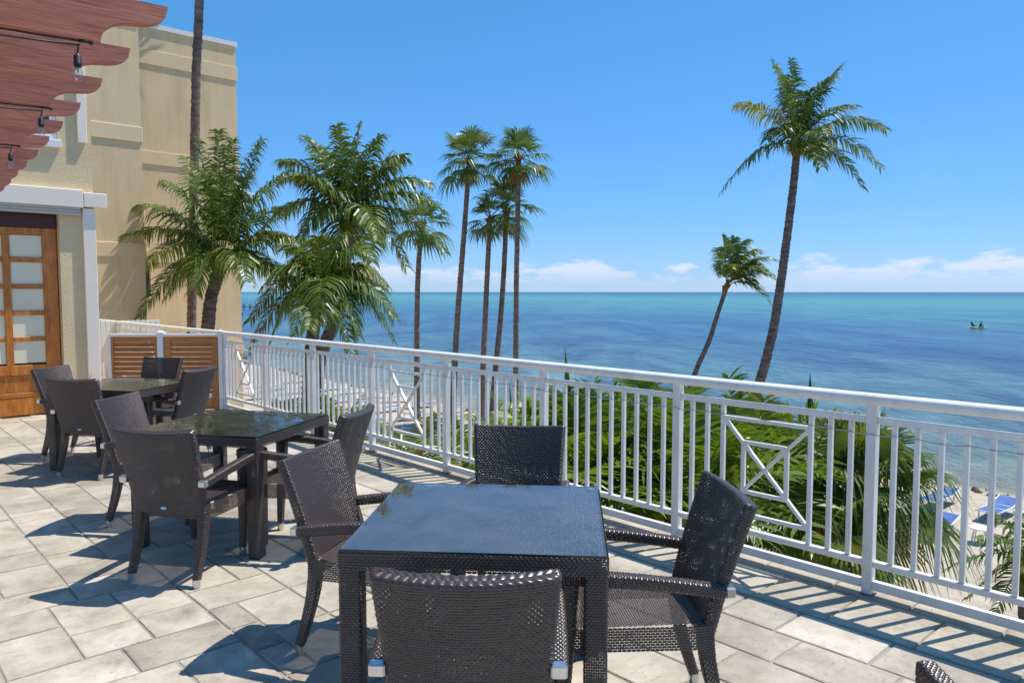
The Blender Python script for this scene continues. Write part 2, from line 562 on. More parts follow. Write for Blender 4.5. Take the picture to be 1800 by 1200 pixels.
def m_sea():
    m, n, l, b = mat('sea_water')
    vec = geovec(n)
    dp = n.new('ShaderNodeVectorMath')
    dp.operation = 'DOT_PRODUCT'
    l.new(vec, dp.inputs[0])
    dp.inputs[1].default_value = (DU[0], DU[1], 0)
    off = mth(n, l, 'MAXIMUM', mth(n, l, 'SUBTRACT', dp.outputs['Value'], SHORE_U - 1.0), 1.0)
    lg = mth(n, l, 'DIVIDE', mth(n, l, 'LOGARITHM', off, 10.0), 3.6)
    # along-shore streaks wobble the depth zones
    mp = n.new('ShaderNodeMapping')
    mp.inputs['Rotation'].default_value = (0, 0, -ROTU)
    mp.inputs['Scale'].default_value = (1.0, 0.28, 1.0)
    l.new(vec, mp.inputs['Vector'])
    s1 = noise(n, l, 0.012, 5, 0.55, mp.outputs[0])
    wob = mth(n, l, 'MULTIPLY', mth(n, l, 'SUBTRACT', s1, 0.5), 0.09)
    z = mth(n, l, 'ADD', lg, wob)
    # 1 m,4 m,12,30,80,200,380,900,2000 m offshore
    sand = ramp(n, l, z, [(0.00, (0.34, 0.31, 0.22)), (0.16, (0.24, 0.28, 0.22)), (0.30, (0.150, 0.235, 0.225)),
                          (0.40, (0.090, 0.195, 0.225)), (0.50, (0.060, 0.160, 0.235)), (0.575, (0.050, 0.150, 0.235)),
                          (0.65, (0.070, 0.225, 0.225)), (0.75, (0.095, 0.280, 0.235)), (0.85, (0.044, 0.175, 0.190)),
                          (0.94, (0.016, 0.085, 0.130))])
    grass = ramp(n, l, z, [(0.00, (0.20, 0.18, 0.12)), (0.20, (0.070, 0.105, 0.12)), (0.34, (0.020, 0.055, 0.135)),
                           (0.55, (0.016, 0.060, 0.165)), (0.66, (0.032, 0.150, 0.205)), (0.76, (0.065, 0.245, 0.225)),
                           (0.86, (0.030, 0.140, 0.175)), (0.94, (0.014, 0.075, 0.12))])
    s2 = noise(n, l, 0.085, 7, 0.66, mp.outputs[0], 0.5)
    pm = ramp(n, l, s2, [(0.40, (0, 0, 0)), (0.60, (0.85, 0.85, 0.85))])
    c = mixc(n, l, pm, sand, grass)
    mp2a = n.new('ShaderNodeMapping')
    mp2a.inputs['Rotation'].default_value = (0, 0, 0.15)
    mp2a.inputs['Scale'].default_value = (0.45, 1.0, 1.0)
    l.new(vec, mp2a.inputs['Vector'])
    s3 = noise(n, l, 0.42, 7, 0.72, mp2a.outputs[0])
    c = mixc(n, l, 0.85, c, ramp(n, l, s3, [(0.32, (0.62, 0.66, 0.74)), (0.68, (1.36, 1.30, 1.22))]), 'MULTIPLY')  # light and dark of the ripples painted into the water colour
    l.new(c, b.inputs['Base Color'])
    b.inputs['Roughness'].default_value = 0.22
    b.inputs['IOR'].default_value = 1.33
    b.inputs['Specular IOR Level'].default_value = 0.13
    mp2 = n.new('ShaderNodeMapping')
    mp2.inputs['Rotation'].default_value = (0, 0, -ROTU + 0.5)
    mp2.inputs['Scale'].default_value = (1.0, 0.42, 1.0)
    l.new(vec, mp2.inputs['Vector'])
    w1 = noise(n, l, 0.9, 5, 0.6, mp2.outputs[0], 0.3)
    w2 = noise(n, l, 3.2, 4, 0.6, mp2.outputs[0], 0.3)
    w3 = noise(n, l, 0.16, 3, 0.55, mp2.outputs[0])
    hh = mth(n, l, 'ADD', mth(n, l, 'ADD', w1, mth(n, l, 'MULTIPLY', w2, 0.35)), mth(n, l, 'MULTIPLY', w3, 2.2))
    bump(n, l, b, hh, 1.0, 0.55)
    return m


M['sea'] = m_sea()

# ------------------------------------------------------------------ helpers
def mesh_from(name, verts, faces, material=None, smooth=False):
    me = bpy.data.meshes.new(name)
    me.from_pydata([tuple(map(float, v)) for v in verts], [], [tuple(map(int, f)) for f in faces])
    if material is not None:
        me.materials.append(material)
    if smooth:
        me.polygons.foreach_set('use_smooth', [True] * len(me.polygons))
    me.update()
    return me


def quads_mesh(name, V, Q, material, smooth=True):
    """fast path for numpy quad grids"""
    me = bpy.data.meshes.new(name)
    V = np.asarray(V, dtype=np.float32).reshape(-1, 3)
    Q = np.asarray(Q, dtype=np.int32).reshape(-1, 4)
    me.vertices.add(len(V))
    me.vertices.foreach_set('co', V.ravel())
    me.loops.add(Q.size)
    me.loops.foreach_set('vertex_index', Q.ravel())
    me.polygons.add(len(Q))
    me.polygons.foreach_set('loop_start', np.arange(0, Q.size, 4, dtype=np.int32))
    me.polygons.foreach_set('loop_total', np.full(len(Q), 4, dtype=np.int32))
    me.polygons.foreach_set('use_smooth', np.full(len(Q), smooth))
    me.materials.append(material)
    me.update(calc_edges=True)
    me.validate()
    return me


def link(name, me, parent=None, loc=None, rot=None):
    o = bpy.data.objects.new(name, me)
    COL.objects.link(o)
    if parent is not None:
        o.parent = parent
    if loc is not None:
        o.location = loc
    if rot is not None:
        o.rotation_euler = rot
    return o


def thing(name, label, cat, loc=(0, 0, 0), rz=0.0, group=None):
    o = bpy.data.objects.new(name, None)
    o.empty_display_size = 0.1
    COL.objects.link(o)
    o.location = loc
    o.rotation_euler = (0, 0, rz)
    return tag(o, label, cat, group)


def tag(o, label, cat, group=None):
    o['label'] = label
    o['category'] = cat
    if group:
        o['group'] = group
    return o


def structure(o):
    o['kind'] = 'structure'
    return o


class MB:
    """collects simple shapes into one mesh"""

    def __init__(s):
        s.v, s.f = [], []

    def add(s, vs, fs):
        k = len(s.v)
        s.v += [tuple(v) for v in vs]
        s.f += [tuple(i + k for i in f) for f in fs]
        return s

    def box(s, x0, x1, y0, y1, z0, z1, c=0.0):
        """box, with chamfered edges when c > 0"""
        if c <= 0:
            return s.add([(x0, y0, z0), (x1, y0, z0), (x1, y1, z0), (x0, y1, z0), (x0, y0, z1), (x1, y0, z1), (x1, y1, z1), (x0, y1, z1)],
                         [(0, 3, 2, 1), (4, 5, 6, 7), (0, 1, 5, 4), (1, 2, 6, 5), (2, 3, 7, 6), (3, 0, 4, 7)])
        xs, ys, zs = (x0, x1), (y0, y1), (z0, z1)
        V, idx = [], {}
        for i in (0, 1):
            for j in (0, 1):
                for k in (0, 1):
                    for a in range(3):
                        p = [xs[i], ys[j], zs[k]]
                        q = [(1 if i == 0 else -1), (1 if j == 0 else -1), (1 if k == 0 else -1)]
                        for b_ in range(3):
                            if b_ != a:
                                p[b_] += q[b_] * c
                        idx[(i, j, k, a)] = len(V)
                        V.append(tuple(p))
        Fc = []
        for a in range(3):
            for sgn in (0, 1):
                ring = []
                for (p, q) in ((0, 0), (1, 0), (1, 1), (0, 1)):
                    key = [0, 0, 0]
                    key[a] = sgn
                    key[(a + 1) % 3] = p
                    key[(a + 2) % 3] = q
                    ring.append(idx[(key[0], key[1], key[2], a)])
                Fc.append(tuple(ring if sgn else ring[::-1]))
        for a in range(3):
            b_, c_ = (a + 1) % 3, (a + 2) % 3
            for p in (0, 1):
                for q in (0, 1):
                    k0, k1 = [0, 0, 0], [0, 0, 0]
                    k0[a], k1[a] = 0, 1
                    k0[b_] = k1[b_] = p
                    k0[c_] = k1[c_] = q
                    r = [idx[(*k0, b_)], idx[(*k1, b_)], idx[(*k1, c_)], idx[(*k0, c_)]]
                    Fc.append(tuple(r if (p ^ q) else r[::-1]))
        for i in (0, 1):
            for j in (0, 1):
                for k in (0, 1):
                    t = [idx[(i, j, k, 0)], idx[(i, j, k, 1)], idx[(i, j, k, 2)]]
                    Fc.append(tuple(t if (i + j + k) % 2 else t[::-1]))
        return s.add(V, Fc)

    def bar(s, a, b, w, h, up=(0, 0, 1)):
        a, b, up = Vector(a), Vector(b), Vector(up)
        d = (b - a).normalized()
        x = d.cross(up).normalized() * (w / 2)
        z = x.normalized().cross(d).normalized() * (h / 2)
        V = [a - x - z, a + x - z, a + x + z, a - x + z, b - x - z, b + x - z, b + x + z, b - x + z]
        return s.add(V, [(0, 1, 2, 3), (7, 6, 5, 4), (0, 4, 5, 1), (1, 5, 6, 2), (2, 6, 7, 3), (3, 7, 4, 0)])

    def tube(s, pts, rad, n=8, cap=True):
        pts = [Vector(p) for p in pts]
        m = len(pts)
        if not hasattr(rad, '__len__'):
            rad = [rad] * m
        base = len(s.v)
        prev = None
        for i, p in enumerate(pts):
            t = (pts[min(i + 1, m - 1)] - pts[max(i - 1, 0)]).normalized()
            if prev is None:
                ref = Vector((0, 0, 1)) if abs(t.z) < 0.9 else Vector((1, 0, 0))
                x = t.cross(ref).normalized()
            else:
                x = (prev - t * prev.dot(t)).normalized()
            prev = x
            y = t.cross(x)
            for k in range(n):
                a = 2 * pi * k / n
                s.v.append(tuple(p + (x * cos(a) + y * sin(a)) * rad[i]))
        for i in range(m - 1):
            for k in range(n):
                k2 = (k + 1) % n
                s.f.append((base + i * n + k, base + i * n + k2, base + (i + 1) * n + k2, base + (i + 1) * n + k))
        if cap:
            s.f.append(tuple(base + k for k in range(n))[::-1])
            s.f.append(tuple(base + (m - 1) * n + k for k in range(n)))
        return s

    def lathe(s, prof, c=(0, 0, 0), n=16):
        base = len(s.v)
        for (r, z) in prof:
            for k in range(n):
                a = 2 * pi * k / n
                s.v.append((c[0] + r * cos(a), c[1] + r * sin(a), c[2] + z))
        for i in range(len(prof) - 1):
            for k in range(n):
                k2 = (k + 1) % n
                s.f.append((base + i * n + k, base + i * n + k2, base + (i + 1) * n + k2, base + (i + 1) * n + k))
        return s

    def prism(s, poly, y0, y1):
        """polygon in (x, z), extruded along y"""
        n = len(poly)
        V = [(x, y0, z) for x, z in poly] + [(x, y1, z) for x, z in poly]
        Fc = [tuple(range(n)), tuple(range(2 * n - 1, n - 1, -1))]
        for i in range(n):
            j = (i + 1) % n
            Fc.append((j, i, n + i, n + j))
        return s.add(V, Fc)

    def mesh(s, name, material, smooth=False):
        return mesh_from(name, s.v, s.f, material, smooth)

    def build(s, name, material, parent=None, loc=None, rot=None, smooth=False):
        return link(name, s.mesh(name, material, smooth), parent, loc, rot)


def smooth_by_angle(me, deg=40):
    try:
        me.polygons.foreach_set('use_smooth', [True] * len(me.polygons))
        me.set_sharp_from_angle(angle=radians(deg))
    except Exception:
        pass


# ------------------------------------------------------------------ ground, beach, sea
def build_beach():
    us = np.concatenate([[-600, -120, -30], np.arange(-10, 34, 1.0), [36, 40, 60, 200, 30000]])
    vs = np.concatenate([[-3000, -400, -100, -40], np.arange(-20, 70, 1.5), [75, 90, 120, 200, 500, 2000, 9000]])
    V = []
    for v in vs:
        for u in us:
            s = SHORE_U + 0.9 * sin(v * 0.13) + 0.45 * sin(v * 0.31 + 1)
            if u < s - 4:
                z = GZ
            else:
                t = min((u - (s - 4)) / 4.0, 12)
                z = GZ - 0.22 * t * t if t < 1.5 else GZ - 0.495 - 0.66 * (t - 1.5)
                z = max(z, -8.0)
            if -10 < u < s and -20 < v < 70:
                z += 0.05 * sin(u * 1.3 + v * 0.4) * sin(v * 0.9 - u * 0.3)
            p = uv(u, v, z)
            V.append(p)
    nu = len(us)
    Fc = []
    for j in range(len(vs) - 1):
        for i in range(nu - 1):
            Fc.append((j * nu + i, j * nu + i + 1, (j + 1) * nu + i + 1, (j + 1) * nu + i))
    o = link('beach', mesh_from('beach', V, Fc, M['sand'], True))
    structure(o)
    V = [uv(20, -9000, -5.1), uv(40000, -40000, -5.1), uv(40000, 40000, -5.1), uv(20, 40000, -5.1)]
    o = link('sea', mesh_from('sea', V, [(0, 1, 2, 3)], M['sea']))
    structure(o)


build_beach()

# ------------------------------------------------------------------ terrace slab, pavers
RC = RAIL_U
U_FIELD = RC - 0.47             # edge between the paver field and the coping


def build_terrace():
    b = MB()
    b.box(-9, RC + 0.16, -4, 26, GZ - 0.3, -0.0065)
    o = b.build('terrace', M['grout'], None, (0, 0, 0), (0, 0, ROTU))
    structure(o)
    # random ashlar of four paver sizes on an 8-inch module
    mod = 0.146
    u0, v0 = U_FIELD, -0.6
    nu, nv = 62, 84
    occ = np.zeros((nu, nv), bool)
    rr = random.Random(23)
    out = []
    sizes = [(2, 3), (3, 2), (2, 2), (2, 3), (3, 2), (1, 2), (2, 1), (1, 2), (2, 1), (2, 2)]
    for j in range(nv):
        for i in range(nu):
            if occ[i, j]:
                continue
            opts = sizes[:]
            rr.shuffle(opts)
            opts.sort(key=lambda s_: -(s_[0] * s_[1]) ** 0.25 * rr.uniform(0.4, 1.3))
            done = False
            for (a, c) in opts + [(1, 1)]:
                if i + a > nu or j + c > nv or occ[i:i + a, j:j + c].any():
                    continue
                # never leave a single-module hole beside the piece
                if i + a < nu and not occ[i + a, j] and (i + a + 1 >= nu or occ[i + a + 1, j]) and (a, c) != (1, 1):
                    continue
                occ[i:i + a, j:j + c] = True
                out.append((i, j, a, c))
                done = True
                break
            if not done:
                for (a, c) in [(2, 2), (1, 2), (2, 1), (1, 1)]:
                    if i + a > nu or j + c > nv or occ[i:i + a, j:j + c].any():
                        continue
                    occ[i:i + a, j:j + c] = True
                    out.append((i, j, a, c))
                    break
    cache = {}

    def slab(w, d, k, h=0.03):
        key = (round(w, 4), round(d, 4), k)
        if key in cache:
            return cache[key]
        q = random.Random(k * 31 + int(w * 1000) + int(d * 777))
        x, y = w / 2, d / 2
        n = 4

        def edge(a, b_):
            return [(a[0] + (b_[0] - a[0]) * t / n, a[1] + (b_[1] - a[1]) * t / n) for t in range(n)]
        c = [(-x, -y), (x, -y), (x, y), (-x, y)]
        per = sum([edge(c[i], c[(i + 1) % 4]) for i in range(4)], [])
        out_, inn = [], []
        for (px, py) in per:
            j1, j2 = q.uniform(0, 0.0022), q.uniform(0.003, 0.0075)
            out_.append((px * (1 - j1 / x), py * (1 - j1 / y)))
            inn.append((px * (1 - j2 / x), py * (1 - j2 / y)))
        N = len(per)
        V = [(*p, -h) for p in out_] + [(*p, -0.0035) for p in out_] + [(*p, 0.0) for p in inn]
        Fc = [tuple(2 * N + i for i in range(N))]
        for i in range(N):
            j = (i + 1) % N
            Fc += [(i, j, N + j, N + i), (N + i, N + j, 2 * N + j, 2 * N + i)]
        me = mesh_from('paver', V, Fc, M['paver'])
        cache[key] = me
        return me

    items = []
    for (i, j, a, c) in out:
        w, d = a * mod - 0.013, c * mod - 0.013
        cu, cv = u0 - (i + a / 2) * mod, v0 + (j + c / 2) * mod
        p = uv(cu, cv, 0)
        if cv > 11.4:
            continue
        if p.y < 0.6:
            continue
        r_ = p.x / p.y
        if p.y < 1.6 or r_ < -0.95 or r_ > 0.95:
            vis = 0
        else:
            vis = a * c / p.y ** 3
        items.append((vis, cu, cv, w, d, rr.randint(0, 3)))
    items.sort(key=lambda t: -t[0])
    rest = MB()
    for k, (vis, cu, cv, w, d, kk) in enumerate(items):
        if k < 300 and vis > 0:
            p = link('paver', slab(w, d, kk), o)
            p.location = (cu, cv, rr.uniform(-0.0015, 0.0015))
            p.rotation_euler = (rr.uniform(-0.002, 0.002), rr.uniform(-0.002, 0.002), rr.choice((0, pi)))
        else:
            rest.box(cu - w / 2, cu + w / 2, cv - d / 2, cv + d / 2, -0.03, 0.0, 0.004)
    if rest.v:
        q = rest.build('outlying_pavers', M['paver'], o)
        q['kind'] = 'stuff'
    # coping stones: an inner row, and an outer row under the railing
    v = -0.4
    while v < 22:
        L = 0.405
        b = MB()
        b.box(-0.0, 0.0, 0, 0, 0, 0) if False else None
        b.box(U_FIELD + 0.006, RC - 0.062, 0.004, L - 0.004, -0.03, 0.001, 0.004)
        b.build('coping_stone', M['coping'], o, (0, v, rr.uniform(-0.001, 0.001)))
        b = MB()
        b.box(RC - 0.054, RC + 0.19, 0.004, L - 0.004, -0.05, 0.005, 0.006)
        b.build('edge_stone', M['coping'], o, (0, v + 0.17, rr.uniform(-0.001, 0.001)))
        v += L
    return o


TERR = build_terrace()

# ------------------------------------------------------------------ railing
def build_railing():
    t = thing('balcony_railing', 'long white metal railing with X-pattern panels along the terrace edge', 'railing',
              uv(RC, 0, 0), ROTU)
    # local x = u offset, local y = v
    K0, K1 = -2, 14
    vA, vB = RAIL_V0 + K0 * BAY, RAIL_V0 + K1 * BAY
    # handrail: flattened oval profile
    prof = []
    for k in range(14):
        a = 2 * pi * k / 14
        cx, sz = cos(a), sin(a)
        prof.append((0.044 * abs(cx) ** 0.75 * (1 if cx > 0 else -1), 1.043 + 0.031 * abs(sz) ** 0.8 * (1 if sz > 0 else -1)))
    b = MB()
    b.prism(prof, vA, vB)
    me = b.mesh('handrail', M['rail_white'])
    smooth_by_angle(me, 50)
    link('handrail', me, t)
    # the other rails are cut between the posts
    post = MB().box(-0.026, 0.026, -0.026, 0.026, 0.006, 1.020, 0.003).mesh('post', M['rail_white'])
    foot = MB().box(-0.034, 0.034, -0.034, 0.034, 0.0055, 0.016, 0.003).mesh('post_foot', M['rust'])
    L = BAY - 0.054
    rails = {}
    for nm, zc, w, h in (('upper_rail', 0.935, 0.034, 0.034), ('lower_rail', 0.175, 0.036, 0.034), ('bottom_rail', 0.062, 0.040, 0.046)):
        rails[nm] = (zc, MB().box(-w / 2, w / 2, -L / 2, L / 2, -h / 2, h / 2, 0.003).mesh(nm, M['rail_white']))
    zb, zt = 0.1935, 0.9165
    bal = MB().box(-0.0125, 0.0125, -0.0125, 0.0125, zb, zt, 0.002).mesh('baluster', M['rail_white'])
    st = BAY / 11.0
    # X panel
    hw = st * 2.5 - 0.0135
    z0, z1 = 0.275, 0.845
    xb = {}

    def pbar(nm, a, c, w=0.022, d=0.022):
        return MB().bar((0, a[0], a[1]), (0, c[0], c[1]), d, w, (1, 0, 0)).mesh(nm, M['rail_white'])
    zc = (z0 + z1) / 2
    q = 0.52
    hq, zq = hw * q, (z1 - z0) / 2 * q
    panel = [('panel_top_bar', pbar('panel_top_bar', (-hw, z1), (hw, z1))), ('panel_bottom_bar', pbar('panel_bottom_bar', (-hw, z0), (hw, z0)))]
    panel += [('panel_diagonal', pbar('panel_diagonal', (-hw, z0 + 0.012), (hw, z1 - 0.012), 0.021, 0.020)),
              ('panel_diagonal', pbar('panel_diagonal', (-hw, z1 - 0.012), (hw, z0 + 0.012), 0.021, 0.0175))]
    panel += [('panel_inner_bar', pbar('panel_inner_bar', (-hq, zc + zq), (hq, zc + zq), 0.018, 0.0225)),
              ('panel_inner_bar', pbar('panel_inner_bar', (-hq, zc - zq), (hq, zc - zq), 0.018, 0.0225)),
              ('panel_inner_bar', pbar('panel_inner_bar', (-hq, zc - zq + .009), (-hq, zc + zq - .009), 0.018, 0.0245)),
              ('panel_inner_bar', pbar('panel_inner_bar', (hq, zc - zq + .009), (hq, zc + zq - .009), 0.018, 0.0245))]
    for k in range(K0, K1 + 1):
        v = RAIL_V0 + k * BAY
        p = link('post', post, t, (0, v, 0))
        link('post_foot', foot, p)
        if k == K1:
            break
        for nm, (zz, me) in rails.items():
            link(nm, me, t, (0, v + BAY / 2, zz))
        xbay = (k % 3 == 0)
        for i in range(1, 11):
            if xbay and 3 < i < 8:
                continue
            link('baluster', bal, t, (0, v + i * st, 0))
        if xbay:
            for nm, me in panel:
                link(nm, me, t, (0, v + 5.5 * st, 0))
    # thin light cable tied along the inside of the balusters
    c = thing('rope_light_cable', 'thin clear light cable tied along the inside of the white railing', 'cable', uv(RC, 0, 0), ROTU)
    pts = []
    v = vA
    i = 0
    rr = random.Random(3)
    while v < RAIL_V0 + 8 * BAY:
        k = (v - RAIL_V0) / BAY
        pts.append((-0.031 if abs(k - round(k)) < 0.06 else -0.0155, v, 0.862 + rr.uniform(-0.006, 0.005)))
        v += st / 2
        i += 1
    b = MB()
    b.tube(pts, 0.0028, 5)
    b.build('cable', M['wire'], c, smooth=True)
    return t


build_railing()

# ------------------------------------------------------------------ woven furniture
CU, CV = 0.0168, 0.0094         # strand pitch
SU, SVV = 6, 5                  # samples per cell


def rounded_ring(w, d, r, n):
    """n points evenly spaced along a rounded rectangle, with outward normals"""
    pts, nor = [], []
    r = min(r, w * 0.49, d * 0.49)
    for (cx, cy, a0) in ((w / 2 - r, d / 2 - r, 0), (-w / 2 + r, d / 2 - r, pi / 2), (-w / 2 + r, -d / 2 + r, pi), (w / 2 - r, -d / 2 + r, 1.5 * pi)):
        for k in range(7):
            a = a0 + (pi / 2) * k / 6
            pts.append((cx + r * cos(a), cy + r * sin(a)))
            nor.append((cos(a), sin(a)))
    pts.append(pts[0])
    nor.append(nor[0])
    P, N = np.array(pts), np.array(nor)
    s = np.concatenate([[0], np.cumsum(np.linalg.norm(np.diff(P, axis=0), axis=1))])
    q = np.linspace(0, s[-1], n, endpoint=False)
    out = np.c_[np.interp(q, s, P[:, 0]), np.interp(q, s, P[:, 1])]
    no = np.c_[np.interp(q, s, N[:, 0]), np.interp(q, s, N[:, 1])]
    no /= np.linalg.norm(no, axis=1, keepdims=True)
    return out, no, s[-1]


def weave_h(n, m, amp, su=SU, sv=SVV):
    cu = np.arange(n) / su
    rv = np.arange(m) / sv
    j = np.floor(rv + 1e-6).astype(int)
    fr = rv - j
    row = np.sin(pi * np.clip(fr, 0, 1)) ** 0.55
    fu = (cu[None, :] + 0.5 * (j[:, None] % 2)) % 1.0
    colp = 0.08 + 0.92 * np.sin(pi * fu) ** 0.7
    wr = np.random.RandomState(n + m)
    jit = 1 + wr.uniform(-0.28, 0.12, (m // sv + 2, n // su + 2))
    ci = np.floor(cu[None, :] + 0.5 * (j[:, None] % 2)).astype(int) % jit.shape[1]
    return amp * row[:, None] * colp * jit[j[:, None], ci]


def open_weave(Q, hf, amp, thr=0.15):
    """leave real gaps where a strand dips under its neighbours"""
    return Q[hf[Q].mean(1) > thr * amp]


def woven_sweep(name, path, X, Y, Wd, Dp, r=0.008, amp=0.0032, bend=None, closed_ends=True, su=SU, sv=SVV, cu=CU, cv=CV):
    """woven skin over a rectangular section swept along path; X, Y are the section axes"""
    path, X, Y = np.array(path, float), np.array(X, float), np.array(Y, float)
    Wd, Dp = np.array(Wd, float), np.array(Dp, float)
    seg = np.concatenate([[0], np.cumsum(np.linalg.norm(np.diff(path, axis=0), axis=1))])
    rows = max(2, int(round(seg[-1] / cv)))
    m = rows * sv + 1
    q = np.linspace(0, seg[-1], m)
    ip = lambda A: np.stack([np.interp(q, seg, A[:, k]) for k in range(A.shape[1])], 1)
    p, x, y = ip(path), ip(X), ip(Y)
    x /= np.linalg.norm(x, axis=1, keepdims=True)
    y /= np.linalg.norm(y, axis=1, keepdims=True)
    w, d = np.interp(q, seg, Wd), np.interp(q, seg, Dp)
    per = 2 * (w.mean() + d.mean())
    n = max(6, int(round(per / cu))) * su
    h = weave_h(n, m, amp, su, sv)
    P = np.zeros((m, n, 3))
    for i in range(m):
        rp, rn, _ = rounded_ring(w[i], d[i], r, n)
        xy = rp + rn * h[i][:, None]
        oy = xy[:, 1].copy()
        if bend is not None:
            oy = oy - bend * (1 - (2 * rp[:, 0] / w[i]) ** 2)
        P[i] = p[i] + xy[:, 0:1] * x[i] + oy[:, None] * y[i]
    V = P.reshape(-1, 3)
    I = np.arange(m * n).reshape(m, n)
    a, b_ = I[:-1], I[1:]
    Q = np.stack([a, np.roll(a, -1, 1), np.roll(b_, -1, 1), b_], -1).reshape(-1, 4)
    Q = open_weave(Q, h.ravel(), amp)
    extra, eq = [], []
    if closed_ends:
        for ring, end, flip in ((I[0], 0, True), (I[-1], m - 1, False)):
            t = p[1] - p[0] if end == 0 else p[-1] - p[-2]
            t = t / np.linalg.norm(t) * (-1 if end == 0 else 1)
            last = ring
            for (sc_, off0) in ((0.93, 0.002), (0.55, 0.003), (0.0, 0.004)):
                cen = P[end].mean(0)
                new = []
                for k in range(n):
                    off = off0 + (0.0042 if sc_ > 0 else 0.001) * abs(sin(pi * k / (su * 1.5) + (0.9 if sc_ < 0.9 else 0)))
                    vv = P[end, k]
                    # shrink towards the section's own spine, not towards one point
                    rel = vv - p[end]
                    cy = rel @ y[end]
                    cx = rel @ x[end]
                    if bend is not None:
                        by = -bend * (1 - min(1.0, (2 * cx / w[end])) ** 2)
                        kx = 1 - (1 - sc_) * d[end] / w[end]
                        nx = cx * kx
                        ny = by + (cy - by) * sc_
                    else:
                        nx, ny = cx * sc_, cy * sc_
                    new.append(p[end] + x[end] * nx + y[end] * ny + t * off)
                k0 = len(V) + len(extra)
                extra += new
                cur = np.arange(k0, k0 + n)
                qd = np.stack([last, np.roll(last, -1), np.roll(cur, -1), cur], -1)
                eq.append(qd[:, ::-1] if flip else qd)
                last = cur
    if extra:
        V = np.concatenate([V, np.array(extra)])
        Q = np.concatenate([Q] + eq)
    return quads_mesh(name, V, Q, M['wicker'])


def woven_grid(name, w, d, z, amp=0.003, su=6, sv=5, sag=0.0, wf=None):
    nu, nv = int(round(w / CU)) * su + 1, int(round(d / CV)) * sv + 1
    h = weave_h(nu, nv, amp, su, sv)
    xs = np.linspace(-w / 2, w / 2, nu)
    ys = np.linspace(-d / 2, d / 2, nv)
    Xg, Yg = np.meshgrid(xs, ys)
    if wf is not None:
        Xg = Xg * np.interp(Yg, [-d / 2, d / 2], wf)
    Z = z + h - sag * (1 - (2 * Yg / d) ** 2) * (1 - (2 * xs[None, :] / w) ** 2)
    V = np.stack([Xg, Yg, Z], -1).reshape(-1, 3)
    I = np.arange(nu * nv).reshape(nv, nu)
    Q = np.stack([I[:-1, :-1], I[:-1, 1:], I[1:, 1:], I[1:, :-1]], -1).reshape(-1, 4)
    Q = open_weave(Q, h.ravel(), amp)
    return quads_mesh(name, V, Q, M['wicker'])


def frames(path):
    """section axes for a path lying in a plane x = const: X = +x, Y = in-plane normal"""
    path = np.array(path)
    T = np.gradient(path, axis=0)
    T /= np.linalg.norm(T, axis=1, keepdims=True)
    X = np.tile([1.0, 0, 0], (len(path), 1))
    Y = np.cross(T, X)
    return X, Y


CHAIR = {}


